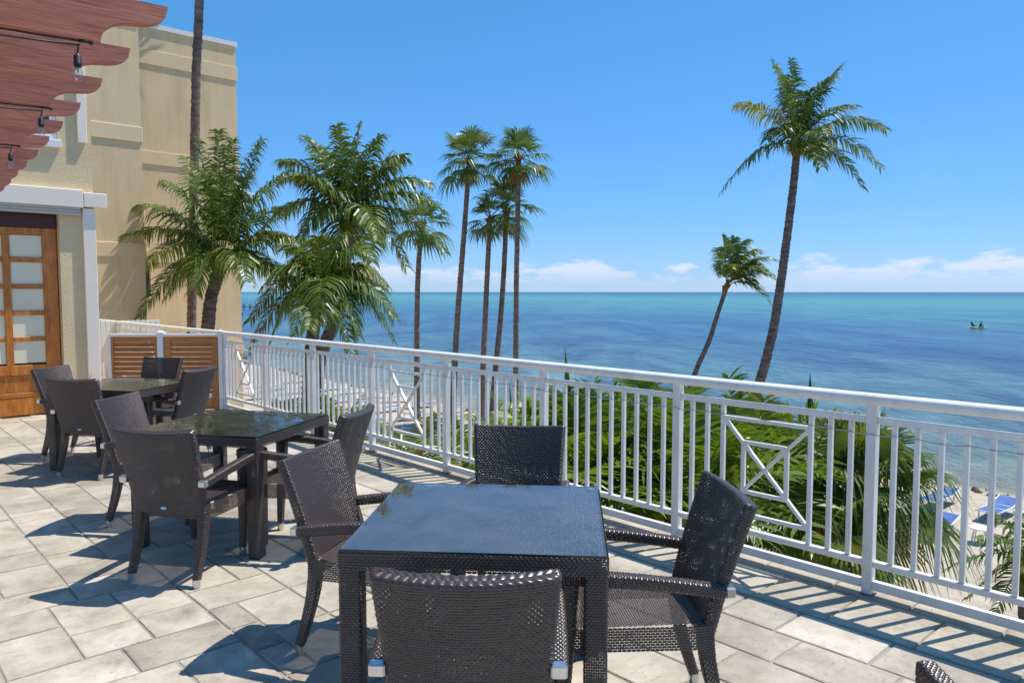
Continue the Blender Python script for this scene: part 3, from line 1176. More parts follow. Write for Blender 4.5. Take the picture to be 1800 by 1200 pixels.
def chair_meshes():
    c = CHAIR
    # backrest slab: rises from the seat and leans back; wider at the top, hollow towards the sitter
    zz = np.linspace(0.395, 0.865, 14)
    tt = (zz - zz[0]) / (zz[-1] - zz[0])
    yy = -0.252 - 0.138 * tt - 0.008 * np.sin(pi * tt) * -1
    path = np.c_[np.zeros(14), yy, zz]
    X, Y = frames(path)
    c['backrest'] = woven_sweep('backrest', path, X, Y, 0.438 + 0.062 * tt, 0.052 - 0.006 * tt, 0.018, 0.0040, bend=0.034)
    # rear leg
    z2 = np.linspace(0.046, 0.44, 10)
    t2 = (z2 - 0.046) / 0.394
    for s in (-1, 1):
        y2 = -0.335 + 0.085 * np.sin(t2 * pi / 2)
        path = np.c_[s * (0.205 - 0.004 * t2), y2, z2]
        X, Y = frames(path)
        c['rear%d' % s] = woven_sweep('leg', path, X, Y, 0.036 + 0.014 * t2, 0.036 + 0.022 * t2, 0.008)
        # front leg runs up to the arm
        z3 = np.linspace(0.046, 0.612, 10)
        t3 = (z3 - 0.046) / 0.566
        path = np.c_[s * (0.245 + 0.003 * t3), 0.262 - 0.022 * t3, z3]
        X, Y = frames(path)
        c['front%d' % s] = woven_sweep('leg', path, X, Y, 0.034 + 0.018 * t3, 0.034 + 0.034 * t3, 0.008)
        # arm: slopes gently down to the rear and passes outside the back
        ya = np.linspace(0.272, -0.300, 12)
        ta = (0.272 - ya) / 0.572
        za = 0.632 - 0.062 * ta + 0.010 * np.sin(pi * ta)
        path = np.c_[s * (0.2485 + 0.006 * np.sin(pi * ta)), ya, za]
        X, Y = frames(path)
        c['arm%d' % s] = woven_sweep('armrest', path, X, Y, np.full(12, 0.05), 0.046 - 0.006 * ta, 0.012)
        b = MB().box(s * 0.2485 - 0.023, s * 0.2485 + 0.023, -0.336, -0.301, 0.5705 - 0.019, 0.5705 + 0.019, 0.005)
        c['cap%d' % s] = b.mesh('arm_cap', M['silver'])
        b = MB().lathe([(0.0, 0.0), (0.0185, 0.0), (0.0205, 0.012), (0.0215, 0.05), (0.0, 0.05)], (0, 0, 0), 14)
        me = b.mesh('foot_cap', M['silver'])
        smooth_by_angle(me, 40)
        c['foot'] = me
    # seat: woven top and a woven apron round it
    c['seat'] = woven_grid('seat', 0.44, 0.50, 0.438, 0.0034, 6, 5, 0.012, (0.94, 1.04))
    ring = []
    path = np.c_[np.zeros(3), np.zeros(3), [0.352, 0.395, 0.4385]]
    c['apron'] = woven_sweep('seat_apron', path, np.tile([1.0, 0, 0], (3, 1)), np.tile([0, 1.0, 0], (3, 1)), np.full(3, 0.452), np.full(3, 0.512), 0.014, closed_ends=False)
    b = MB()
    n = 18
    V = [(0.020 * cos(2 * pi * k / n), 0, 0.011 * sin(2 * pi * k / n)) for k in range(n)]
    V2 = [(0.017 * cos(2 * pi * k / n), -0.0035, 0.009 * sin(2 * pi * k / n)) for k in range(n)]
    b.add(V + V2, [tuple(range(n, 2 * n))] + [(k, (k + 1) % n, n + (k + 1) % n, n + k) for k in range(n)])
    c['badge'] = b.mesh('badge', M['silver'])


chair_meshes()


def chair(label, mid, face, group):
    """mid: ground point under the middle of the back's top edge; face: where the sitter looks"""
    f = Vector((face[0], face[1])).normalized()
    p = Vector((mid[0], mid[1])) + f * 0.40
    rz = atan2(f.y, f.x) - pi / 2
    t = thing('wicker_chair', label, 'chair', (p.x, p.y, 0.001), rz, group)
    c = CHAIR
    k = link('backrest', c['backrest'], t)
    link('badge', c['badge'], k, (0.0, -0.3205, 0.425), (radians(-14), 0, 0))
    s = link('seat', c['seat'], t)
    link('seat_apron', c['apron'], s)
    for i in (-1, 1):
        lg = link('leg', c['rear%d' % i], t)
        link('foot_cap', c['foot'], lg, (i * 0.205, -0.336, 0.0))
        lg = link('leg', c['front%d' % i], t)
        link('foot_cap', c['foot'], lg, (i * 0.245, 0.262, 0.0))
        a = link('armrest', c['arm%d' % i], t)
        link('arm_cap', c['cap%d' % i], a)
    return t


TABLE = {}


def table_meshes():
    c = TABLE
    hw = 0.45
    z = np.linspace(0.006, 0.672, 4)
    path = np.c_[np.zeros(4), np.zeros(4), z]
    X, Y = np.tile([1.0, 0, 0], (4, 1)), np.tile([0, 1.0, 0], (4, 1))
    c['leg'] = woven_sweep('leg', path, X, Y, np.full(4, 0.074), np.full(4, 0.074), 0.008)
    path = np.c_[np.zeros(3), np.zeros(3), [0.672, 0.70, 0.729]]
    c['apron'] = woven_sweep('apron', path, X[:3], Y[:3], np.full(3, 0.902), np.full(3, 0.902), 0.010, closed_ends=False)
    c['top'] = woven_grid('table_top', 0.895, 0.895, 0.7265, 0.0034)
    n = hw - 0.006
    c['under'] = MB().box(-0.43, 0.43, -0.43, 0.43, 0.676, 0.7235).mesh('core_board', M['wicker'])
    for nm in ('glass_near', 'glass_wavy'):
        V = [(-n, -n, 0.741), (n, -n, 0.741), (n, n, 0.741), (-n, n, 0.741)]
        c[nm] = mesh_from('glass_top', V, [(0, 1, 2, 3)], M[nm])
    b = MB()
    for (x0, x1, y0, y1) in ((-n, n, -n, -n + 0.0025), (-n, n, n - 0.0025, n), (-n, -n + 0.0025, -n + 0.0025, n - 0.0025), (n - 0.0025, n, -n + 0.0025, n - 0.0025)):
        b.box(x0, x1, y0, y1, 0.7325, 0.7405)
    c['edge'] = b.mesh('glass_edge', M['edge'])
    b = MB()
    b.lathe([(0.0, 0.0), (0.013, 0.0), (0.012, 0.003), (0.0, 0.003)], (0, 0, 0), 14)
    c['pad'] = b.mesh('glass_pad', M['black'])


table_meshes()


def table(label, loc, rz, glass):
    t = thing('wicker_table', label, 'table', (loc[0], loc[1], 0.001), rz, 'woven tables on the terrace')
    c = TABLE
    top_ = link('table_top', c['top'], t)
    link('core_board', c['under'], top_)
    link('apron', c['apron'], t)
    for sx in (-1, 1):
        for sy in (-1, 1):
            link('leg', c['leg'], t, (sx * 0.411, sy * 0.411, 0))
    g = link('glass_top', c[glass], t)
    link('glass_edge', c['edge'], g)
    for sx in (-1, 1):
        for sy in (-1, 1):
            link('glass_pad', c['pad'], g, (sx * 0.405, sy * 0.405, 0.7328))
    return t


table('square wicker table with blue-reflecting glass top, nearest the camera', (-0.10, 2.89), radians(-4.5), 'glass_near')
table('square wicker table with dark rippled glass top, middle of the three', (-1.84, 4.98), radians(-14), 'glass_wavy')
table('square wicker table by the wooden screens, farthest of the three', (-3.62, 7.05), radians(-13), 'glass_wavy')

G1, G2, G3 = 'chairs round the nearest table', 'chairs round the middle table', 'chairs round the farthest table'
chair('dark wicker armchair on the left side of the nearest table, facing right', (-0.945, 3.47), (0.96, -0.27), G1)
chair('dark wicker armchair on the railing side of the nearest table, facing the camera', (0.043, 4.12), (-0.10, -0.995), G1)
chair('dark wicker armchair on the right side of the nearest table, side-on by the railing', (0.818, 2.80), (-1, -0.05), G1)
chair('dark wicker armchair with its back to the camera before the nearest table', (-0.122, 1.925), (0.02, 1), G1)
chair('dark wicker armchair with its back to the camera before the middle table', (-1.92, 3.985), (0.236, 0.97), G2)
chair('dark wicker armchair on the left side of the middle table, seat back shining blue', (-2.79, 5.28), (0.99, -0.11), G2)
chair('dark wicker armchair right of the middle table with its back to the railing', (-0.95, 4.66), (-0.985, 0.17), G2)
chair('dark wicker armchair with its back to the camera before the farthest table', (-3.72, 6.34), (0.19, 0.98), G3)
chair('dark wicker armchair left of the farthest table, in front of the wooden door', (-4.51, 7.34), (0.99, -0.1), G3)
chair('dark wicker armchair behind the farthest table, in front of the wooden screens', (-3.90, 8.45), (-0.25, -0.97), G3)
chair('dark wicker armchair right of the farthest table, back towards the railing', (-2.98, 7.22), (-0.98, 0.2), G3)
chair('dark wicker armchair at the lower right corner of which only an arm tip shows', (1.312, 1.215), (0.0, 1.0), 'chair at the picture corner')

# ------------------------------------------------------------------ hotel wing with the door (wall plane v = 11.27)
WV = 11.27


def build_wing():
    t = thing('hotel_wing', 'beige stucco hotel wing with wooden garage-style door and white trim', 'building', uv(0.105, 0, 0), ROTU)
    # local x = u, y = v (face looks towards -v)
    w = MB()
    y0 = WV
    # wall pieces round the door opening (u < 2.25, z < 2.57) and the window
    w.box(2.245, 2.66, y0, y0 + 9, GZ, 2.74)
    w.box(-6.0, 2.66, y0, y0 + 9, 2.74, 3.55)
    w.box(-6.0, 0.60, y0, y0 + 9, 3.55, 4.75)
    w.box(2.262, 2.66, y0, y0 + 9, 3.55, 4.75)
    w.box(-6.0, 2.66, y0, y0 + 9, 4.75, 6.1)
    w.box(-6.0, -4.2, y0, y0 + 9, GZ, 2.74)
    w.build('wall', M['stucco'], t)
    MB().box(-4.2, 2.245, y0 + 0.32, y0 + 0.36, -0.1, 2.74).build('reveal_wall', M['stucco'], t)
    # white corner pilaster, lintel box, roller-shutter slats
    MB().box(2.515, 2.668, y0 - 0.05, y0 + 0.12, 0.002, 2.698, 0.006).build('pilaster', M['cream'], t)
    MB().box(-4.5, 2.52, y0 - 0.10, y0 - 0.002, 2.70, 2.93, 0.008).build('lintel', M['cream'], t)
    MB().box(2.524, 2.80, y0 - 0.10, y0 + 0.10, 2.715, 2.90, 0.006).build('lintel_end_block', M['cream'], t)
    for k in range(3):
        MB().box(-4.2, 2.49, y0 - 0.075 + 0.004 * k, y0 - 0.01, 2.60 + 0.034 * k, 2.631 + 0.034 * k, 0.004).build('shutter_slat', M['slats'], t)
    # upper window with white frame, shutter rail box beside it
    f = MB()
    f.box(0.60, 2.262, y0 + 0.02, y0 + 0.10, 3.55, 3.62, 0.004)
    f.box(0.60, 2.262, y0 + 0.02, y0 + 0.10, 4.68, 4.75, 0.004)
    f.box(0.60, 0.67, y0 + 0.02, y0 + 0.10, 3.62, 4.68, 0.004)
    f.box(2.19, 2.262, y0 + 0.02, y0 + 0.10, 3.62, 4.68, 0.004)
    f.box(1.39, 1.46, y0 + 0.03, y0 + 0.09, 3.62, 4.68, 0.004)
    wi = f.build('window_frame', M['white'], t)
    MB().box(0.67, 1.39, y0 + 0.055, y0 + 0.062, 3.62, 4.68).build('window_pane', M['darkglass'], wi)
    MB().box(1.46, 2.19, y0 + 0.055, y0 + 0.062, 3.62, 4.68).build('window_pane', M['darkglass'], wi)
    MB().box(0.54, 2.30, y0 - 0.055, y0 + 0.018, 3.45, 3.548, 0.006).build('window_sill', M['white'], t)
    MB().box(2.49, 2.60, y0 - 0.05, y0 - 0.002, 3.55, 4.9, 0.006).build('shutter_rail_box', M['cream'], t)
    # door: built piece by piece
    d = MB()
    yd = y0 + 0.12
    uR = 2.235                   # right edge of the door leaf
    zr = [(2.045, 2.325), (1.70, 1.98), (1.36, 1.64), (1.02, 1.30), (0.685, 0.965)]
    stile = 0.165
    dd = thing('wooden_door', 'varnished orange wooden door with rows of frosted panes beside the pilaster', 'door', uv(0.105, 0, 0), ROTU)
    MB().box(-4.15, uR, yd - 0.02, yd + 0.07, 2.425, 2.596, 0.004).build('header', M['darkwood'], dd)
    MB().box(uR - stile, uR, yd, yd + 0.05, 0.012, 2.422, 0.004).build('stile', M['mahogany'], dd)
    MB().box(-4.15, uR - stile - 0.001, yd + 0.002, yd + 0.05, 2.33, 2.421, 0.004).build('rail', M['mahogany'], dd)
    pw, gap = 0.355, 0.082
    u = uR - stile - 0.001
    # muntins and panes, column by column
    for c in range(9):
        ua, ub = u - pw, u
        for (za, zb) in zr:
            MB().box(ua + 0.001, ub - 0.001, yd + 0.024, yd + 0.034, za + 0.001, zb - 0.001).build('pane', M['pane'], dd)
        MB().box(ua - gap, ua, yd + 0.002, yd + 0.05, 0.66, 2.329, 0.004).build('mullion', M['mahogany'], dd)
        zs = [2.329] + [x for pr in zr for x in (pr[1], pr[0])] + [0.66]
        for k in range(1, 5):
            za, zb = zr[k][1], zr[k - 1][0]
            MB().box(ua + 0.001, ub - 0.001, yd + 0.005, yd + 0.05, za, zb, 0.004).build('muntin', M['mahogany'], dd)
        u = ua - gap
    MB().box(-4.15, uR - stile - 0.001, yd + 0.002, yd + 0.05, 0.535, 0.659, 0.004).build('rail', M['mahogany'], dd)
    MB().box(-4.15, uR - stile - 0.001, yd + 0.018, yd + 0.045, 0.305, 0.534, 0.006).build('lower_panel', M['mahogany'], dd)
    MB().box(-4.15, uR - stile - 0.001, yd + 0.002, yd + 0.05, 0.245, 0.304, 0.004).build('rail', M['mahogany'], dd)
    MB().box(-4.15, uR - stile - 0.001, yd + 0.006, yd + 0.05, 0.012, 0.243, 0.006).build('lower_panel', M['mahogany'], dd)
    for o in dd.children:
        pass


build_wing()

# ------------------------------------------------------------------ wooden louvre screens and their white posts
def build_screens():
    A, B = (2.86, 11.12), (RC - 0.06, 10.15)
    dx, dy = B[0] - A[0], B[1] - A[1]
    L = sqrt(dx * dx + dy * dy)
    ang = ROTU + atan2(dy, dx)
    mid = L * 0.465

    def wp(s, z=0):
        k = s / L
        return uv(A[0] + dx * k, A[1] + dy * k, z)
    for nm, a, b_, lab in (('p', 0.03, mid - 0.045, 'teak louvre screen panel next to the hotel wall'),
                           ('q', mid + 0.045, L - 0.03, 'teak louvre screen panel next to the white railing')):
        w = b_ - a
        t = thing('louvre_screen', lab, 'screen', wp(a), ang, 'teak louvre screens')
        st = 0.085 if nm == 'q' else 0.03
        z0, z1 = 0.02, 1.0
        MB().box(0.002, st, -0.02, 0.02, z0, z1, 0.004).build('stile', M['teak'], t)
        MB().box(w - st, w - 0.002, -0.02, 0.02, z0, z1, 0.004).build('stile', M['teak'], t)
        MB().box(st + 0.001, w - st - 0.001, -0.018, 0.018, z1 - 0.075, z1, 0.004).build('rail', M['teak'], t)
        MB().box(st + 0.001, w - st - 0.001, -0.018, 0.018, z0, z0 + 0.13, 0.004).build('rail', M['teak'], t)
        n = 12
        zz0, zz1 = z0 + 0.13, z1 - 0.075
        p = (zz1 - zz0) / n
        sl = MB()
        # blade: tilted board
        sl.bar((st + 0.0015, 0, 0), (w - st - 0.0015, 0, 0), 0.010, p * 0.90, (0, sin(radians(20)), cos(radians(20))))
        me = sl.mesh('slat', M['teak'])
        for k in range(n):
            link('slat', me, t, (0, 0, zz0 + p * (k + 0.5)))
        MB().box(-0.02, w + 0.0, -0.03, 0.03, z1 + 0.003, z1 + 0.038, 0.004).build('cap_rail', M['white'], t)
        if nm == 'p':
            MB().box(-0.024, -0.002, -0.022, 0.022, 0.004, z1 + 0.002, 0.003).build('side_strip', M['white'], t)
    for s, z, lab in ((mid, 1.045, 'white square post between the two teak screens'), (L, 1.06, 'white square post joining the teak screen to the railing')):
        t = thing('screen_post', lab, 'post', wp(s), ang, 'white posts of the screens')
        hw = 0.040 if s == mid else 0.026
        MB().box(-hw, hw, -hw, hw, 0.004, z, 0.004).build('shaft', M['white'], t)
        b = MB()
        e = hw + 0.008
        b.box(-e, e, -e, e, z + 0.001, z + 0.016, 0.003)
        b.add([(-e * .8, -e * .8, z + 0.0165), (e * .8, -e * .8, z + 0.0165), (e * .8, e * .8, z + 0.0165), (-e * .8, e * .8, z + 0.0165), (0, 0, z + 0.042)],
              [(0, 1, 4), (1, 2, 4), (2, 3, 4), (3, 0, 4)])
        b.build('cap', M['white'], t)
    # white picket panel on the terrace beyond the screens
    t = thing('picket_fence', 'white picket fence on the next terrace behind the teak screens', 'fence', uv(2.9, 15.2, 0), ROTU)
    MB().box(0, 1.9, -0.02, 0.02, 0.98, 1.03, 0.003).build('top_rail', M['white'], t)
    MB().box(0, 1.9, -0.02, 0.02, 0.10, 0.15, 0.003).build('bottom_rail', M['white'], t)
    pk = MB().box(-0.036, 0.036, -0.012, 0.012, 0.02, 1.07, 0.003).mesh('picket', M['white'])
    for k in range(22):
        link('picket', pk, t, (0.045 + k * 0.086, -0.033, 0))


build_screens()

# ------------------------------------------------------------------ pergola and string bulbs
def shrink(me, c, k=0.68):
    for v_ in me.vertices:
        v_.co = c + (v_.co - c - Vector((0, 0, -0.025))) * k + Vector((0, 0, -0.008))


ROTP = ROTU - radians(4.0)      # the pergola stands a few degrees askew to the railing


def build_pergola():
    t = thing('pergola', 'reddish-brown timber pergola with scroll-cut rafter ends overhead', 'pergola', (0, 0, 0), ROTP)
    zt, hh = 2.60, 0.165
    uT = 0.75
    zb = zt - hh
    # scroll end: straight nose, bull curve, hollow, then the underside
    prof = [(-2.6, zb), (uT - 0.20, zb)]
    for k in range(7):
        a = k / 6 * pi / 2
        prof.append((uT - 0.20 + 0.062 * sin(a), zb + 0.066 * (1 - cos(a))))
    for k in range(1, 9):
        a = k / 8 * pi / 2
        prof.append((uT - 0.138 + 0.128 * sin(a) ** 1.0 * (1 if k < 9 else 1), zb + 0.066 + 0.040 * (1 - cos(a)) * 1.0))
    prof = [(-2.6, zb), (uT - 0.215, zb)]
    # hollow quarter (concave), small fillet, round nose
    for k in range(1, 8):
        a = k / 7 * pi / 2
        prof.append((uT - 0.215 + 0.105 * (1 - cos(a)), zb + 0.085 * sin(a)))
    prof.append((uT - 0.105, zb + 0.087))
    for k in range(1, 8):
        a = k / 7 * pi / 2
        prof.append((uT - 0.105 + 0.102 * sin(a), zb + 0.087 + 0.055 * (1 - cos(a))))
    prof += [(uT + 0.002, zt), (-2.6, zt)]
    me = MB().prism(prof, -0.021, 0.021).mesh('rafter', M['pergola'])
    v = 2.92 - 0.571 * 2
    k = 0
    rr = random.Random(2)
    while v < 10.6:
        link('rafter', me, t, (rr.uniform(-0.006, 0.006), v, rr.uniform(-0.003, 0.003)))
        v += 0.571
        k += 1
    MB().box(-0.42, -0.30, 1.5, 11.2, zb - 0.20, zb - 0.002, 0.006).build('beam', M['pergola'], t)
    for vv in (2.3, 6.6, 10.9):
        MB().box(-0.43, -0.29, vv - 0.07, vv + 0.07, 0.003, zb - 0.203, 0.006).build('post', M['pergola'], t)
    for uu in (-2.2, -1.6, -1.0, -0.4, 0.28):
        MB().box(uu - 0.02, uu + 0.02, 1.4, 11.2, zt + 0.004, zt + 0.042, 0.003).build('batten', M['pergola'], t)
    # bulbs: cable stapled along a rafter, one bulb hanging at its end
    data = [(2.92, 0.475, 'string bulb in black socket hanging nearest under the pergola'),
            (2.92 + 0.571 * 2, 0.505, 'string bulb in black socket, second one along the pergola'),
            (2.92 + 0.571 * 4, 0.49, 'string bulb in black socket, third one along the pergola')]
    RP = Matrix.Rotation(ROTP, 4, 'Z')
    for (vv, ue, lab) in data:
        z0 = zb - 0.005
        y = -0.016
        s = thing('string_bulb', lab, 'string light', RP @ Vector((0, vv, 0)), ROTP, 'string bulbs under the pergola')
        b = MB()
        for dz, sg in ((0.0, 0.010), (-0.014, 0.022)):
            pts = [(-2.0 + (ue + 2.0) * q / 16, y, z0 + dz - sg * sin(pi * ((q % 8) / 8))) for q in range(17)]
            b.tube(pts, 0.0035, 6)
        b.tube([(ue, y, z0), (ue + 0.025, y, z0 + 0.003), (ue + 0.04, y + .006, z0 - 0.002)], 0.006, 6)
        b.tube([(ue, y, z0 - 0.01), (ue - 0.004, y, z0 - 0.03), (ue - 0.006, y, z0 - 0.046)], 0.003, 6)
        b.build('cable', M['black'], s, smooth=True)
        b = MB()
        b.lathe([(0.0, 0.0), (0.009, 0.0), (0.012, -0.006), (0.0175, -0.014), (0.0175, -0.042), (0.0195, -0.045), (0.0195, -0.052), (0.016, -0.055), (0.016, -0.066), (0, -0.066)][::-1], (ue - 0.006, y, z0 - 0.060), 16)
        so = b.build('socket', M['black'], s)
        shrink(so.data, Vector((ue - 0.006, y, z0 - 0.035)))
        smooth_by_angle(so.data, 40)
        b = MB()
        b.lathe([(0.013, -0.066), (0.015, -0.074), (0.021, -0.090), (0.0225, -0.103), (0.020, -0.118), (0.012, -0.129), (0.0, -0.132)][::-1], (ue - 0.006, y, z0 - 0.060), 18)
        bo = b.build('bulb', M['bulb'], s)
        shrink(bo.data, Vector((ue - 0.006, y, z0 - 0.035)))
        smooth_by_angle(bo.data, 60)
        fl = MB()
        fl.tube([(ue - 0.006, y, z0 - 0.127), (ue - 0.006, y, z0 - 0.150)], [0.005, 0.004], 6)
        fl.tube([(ue - 0.012, y, z0 - 0.150), (ue - 0.009, y, z0 - 0.163), (ue - 0.003, y, z0 - 0.163), (ue, y, z0 - 0.150)], 0.0012, 5)
        fo = fl.build('filament', M['wire'], bo)
        shrink(fo.data, Vector((ue - 0.006, y, z0 - 0.035)))


build_pergola()

# ------------------------------------------------------------------ the taller hotel block behind
def build_block():
    t = thing('hotel_block', 'tall beige stucco hotel block with horizontal mouldings behind the palms', 'building', (0, 0, 0), ROTU)
    vB, vA = 25.6, 22.0
    uB0, uB1 = 6.9, 10.78
    uA1 = 6.62
    zB, zA = 9.85, 9.25
    MB().box(uB0 - 10, uB1, vB, vB + 14, GZ - 0.5, zB - 0.006).build('wall', M['stucco_far'], t)
    MB().box(-8, uA1, vA, vB + 13, GZ - 0.5, zA).build('wall', M['stucco_far'], t)
    MB().box(uB0 - 10, uB1 + 0.05, vB - 0.05, vB + 14.1, zB - 0.003, zB + 0.14).build('parapet_cap', M['white'], t)
    MB().box(-8, uA1 + 0.05, vA - 0.05, vB + 13, zA + 0.002, zA + 0.13).build('parapet_cap', M['cream'], t)
    for z0, z1 in ((8.72, 9.17), (5.62, 6.03), (2.55, 2.94), (-0.5, -0.1)):
        MB().box(uA1 + 0.001, uB1 + 0.035, vB - 0.035, vB - 0.001, z0, z1, 0.006).build('moulding', M['moulding'], t)
        MB().box(-8, uA1 + 0.03, vA - 0.035, vA - 0.001, z0 - 0.02, z1 - 0.02, 0.012).build('moulding', M['moulding'], t)
    # arched window low on the recessed face
    pts = [(-0.45, 0.0), (0.45, 0.0), (0.45, 0.9)] + [(0.45 * cos(a), 0.9 + 0.42 * sin(a)) for a in np.linspace(0.2, pi - 0.2, 9)] + [(-0.45, 0.9)]
    b = MB().prism(pts, -0.03, -0.004)
    wi = b.build('arched_window', M['darkglass'], t, (7.35, vB, 1.45))
    fr = MB()
    outp = [(x * 1.14, z * 1.05 - 0.02) for x, z in pts]
    for i in range(len(outp)):
        a, c = outp[i], outp[(i + 1) % len(outp)]
        fr.bar((a[0], -0.03, a[1]), (c[0], -0.03, c[1]), 0.06, 0.06, (0, 1, 0))
    fr.build('window_surround', M['moulding'], wi)


build_block()

# ------------------------------------------------------------------ palms
def bez(a, c, b, t):
    return a * (1 - t) ** 2 + c * 2 * t * (1 - t) + b * t * t


def frond_mesh(base, tip, lift, nl=46, llen=0.62, lw=0.034, seed=0, droop=0.55, start=0.16, material='leaf', wind=(0, 0, 0), vee=0.35, rw=0.016):
    """pinnate leaf: arched midrib with two rows of drooping leaflets"""
    q = random.Random(seed)
    a, b = np.array(base, float), np.array(tip, float)
    L = np.linalg.norm(b - a)
    c = (a + b) / 2 + np.array([0, 0, lift])
    wind = np.array(wind, float)
    V, Fc = [], []
    n = 12
    pts = [bez(a, c, b, k / n) for k in range(n + 1)]
    up = np.array([0, 0, 1.0])
    # midrib
    for k, p in enumerate(pts):
        T = pts[min(k + 1, n)] - pts[max(k - 1, 0)]
        T = T / (np.linalg.norm(T) + 1e-9)
        S = np.cross(T, up)
        if np.linalg.norm(S) < 0.15:
            S = np.cross(T, np.array([0, 1.0, 0.2]))
        S /= np.linalg.norm(S)
        N = np.cross(S, T)
        r_ = rw * (1.25 - 1.05 * k / n)
        V += [p + S * r_, p + N * r_ * 0.6, p - S * r_, p - N * r_ * 0.7]
    for k in range(n):
        for j in range(4):
            j2 = (j + 1) % 4
            Fc.append((k * 4 + j, k * 4 + j2, (k + 1) * 4 + j2, (k + 1) * 4 + j))
    roll = q.uniform(-0.5, 0.5)
    for i in range(nl):
        t = start + (1 - start) * (i + q.uniform(-0.25, 0.25)) / (nl - 1)
        t = min(max(t, start), 0.995)
        p = bez(a, c, b, t)
        T = bez(a, c, b, min(t + 0.02, 1.0)) - bez(a, c, b, max(t - 0.02, 0))
        T /= np.linalg.norm(T)
        S = np.cross(T, up)
        if np.linalg.norm(S) < 0.15:
            S = np.cross(T, np.array([0, 1.0, 0.2]))
        S /= np.linalg.norm(S)
        N = np.cross(S, T)
        S2 = S * cos(roll * t) + N * sin(roll * t)
        N2 = np.cross(S2, T)
        rel = (t - start) / (1 - start)
        prof = (0.52 + 0.48 * sin(pi * min(1, rel * 1.1 + 0.14))) * (1 - 0.35 * rel ** 3)
        for s in (-1, 1):
            if q.random() < 0.10:
                continue
            ll = llen * prof * q.uniform(0.80, 1.12)
            fwd = 0.30 + 0.55 * rel + q.uniform(-0.14, 0.14)
            d = S2 * s + T * fwd + N2 * vee * q.uniform(0.3, 1.3)
            d /= np.linalg.norm(d)
            dr = droop * q.uniform(0.6, 1.4)
            p1 = p + d * ll * 0.34 + np.array([0, 0, -0.05 * dr * ll]) + wind * ll * 0.04
            d2 = d + np.array([0, 0, -0.95 * dr]) + wind * 0.2
            d2 /= np.linalg.norm(d2)
            p2 = p1 + d2 * ll * 0.36
            d3 = d2 + np.array([0, 0, -1.3 * dr]) + wind * 0.25
            d3 /= np.linalg.norm(d3)
            p3 = p2 + d3 * ll * 0.34
            wv = np.cross(d, N2)
            wn_ = np.linalg.norm(wv)
            wv = wv / wn_ if wn_ > 1e-6 else T
            tw = q.uniform(-0.5, 0.5)
            wv = wv * cos(tw) + N2 * sin(tw)
            w = lw * q.uniform(0.8, 1.15) * (0.72 + 0.28 * prof)
            k0 = len(V)
            V += [p - wv * w * 0.28, p + wv * w * 0.28, p1 - wv * w * 0.5, p1 + wv * w * 0.5, p2 - wv * w * 0.36, p2 + wv * w * 0.36, p3]
            Fc += [(k0, k0 + 1, k0 + 3, k0 + 2), (k0 + 2, k0 + 3, k0 + 5, k0 + 4), (k0 + 4, k0 + 5, k0 + 6)]
    return mesh_from('frond', V, Fc, M[material])


def fan_mesh(base, hub, normal, rad, nseg=34, spread=2.35, seed=0, droop=0.5, material='leaf_fan', pet=0.012, split=0.45, wind=(0, 0, 0)):
    """palmate leaf: petiole, pleated fan, drooping split tips"""
    q = random.Random(seed)
    a, h = np.array(base, float), np.array(hub, float)
    ax = h - a
    ax /= np.linalg.norm(ax)
    nrm = np.array(normal, float)
    S = np.cross(ax, nrm)
    S /= np.linalg.norm(S)
    N = np.cross(S, ax)
    wind = np.array(wind, float)
    V, Fc = [], []
    mid = (a + h) / 2 + np.array([0, 0, 0.06 * np.linalg.norm(h - a)])
    for k in range(5):
        p = bez(a, mid, h, k / 4)
        r_ = pet * (1.2 - 0.6 * k / 4)
        V += [p + S * r_, p + N * r_, p - S * r_, p - N * r_]
    for k in range(4):
        for j in range(4):
            j2 = (j + 1) % 4
            Fc.append((k * 4 + j, k * 4 + j2, (k + 1) * 4 + j2, (k + 1) * 4 + j))
    for i in range(nseg):
        th0 = spread * (2 * i / nseg - 1)
        dth = spread * 2 / nseg
        thm = th0 + dth / 2
        k_ = 1 - 0.30 * (abs(thm) / spread) ** 2
        r1 = rad * k_ * q.uniform(0.92, 1.06)

        def pt(th, r, pl, g):
            d = ax * cos(th) + S * sin(th)
            cup = N * (0.10 * r * (1 - r / rad * 0.8))
            return h + d * r + cup + N * pl + np.array([0, 0, -g]) + wind * (g * 0.5)
        g1 = droop * 0.10 * r1
        k0 = len(V)
        w1 = rad * 0.004
        V += [pt(th0, 0.03 * rad, 0, 0), pt(th0 + dth, 0.03 * rad, 0, 0),
              pt(th0 + dth * 0.04, split * r1, -w1 * 2, g1), pt(thm, split * r1, w1 * 2.5, g1), pt(th0 + dth * 0.96, split * r1, -w1 * 2, g1)]
        r2, r3 = r1 * (split + (1 - split) * 0.5), r1
        g2 = droop * (0.22 + q.uniform(0, 0.12)) * r1
        g3 = droop * (0.62 + q.uniform(0, 0.35)) * r1
        sh = q.uniform(-0.3, 0.3) * dth
        V += [pt(thm + sh - dth * 0.26, r2, 0, g2), pt(thm + sh + dth * 0.26, r2, 0, g2), pt(thm + sh * 2, r3 * 0.97, 0, g3)]
        Fc += [(k0, k0 + 3, k0 + 2), (k0, k0 + 1, k0 + 3), (k0 + 1, k0 + 4, k0 + 3),
               (k0 + 2, k0 + 3, k0 + 5), (k0 + 3, k0 + 6, k0 + 5), (k0 + 3, k0 + 4, k0 + 6), (k0 + 5, k0 + 6, k0 + 7)]
    return mesh_from('frond', V, Fc, M[material])


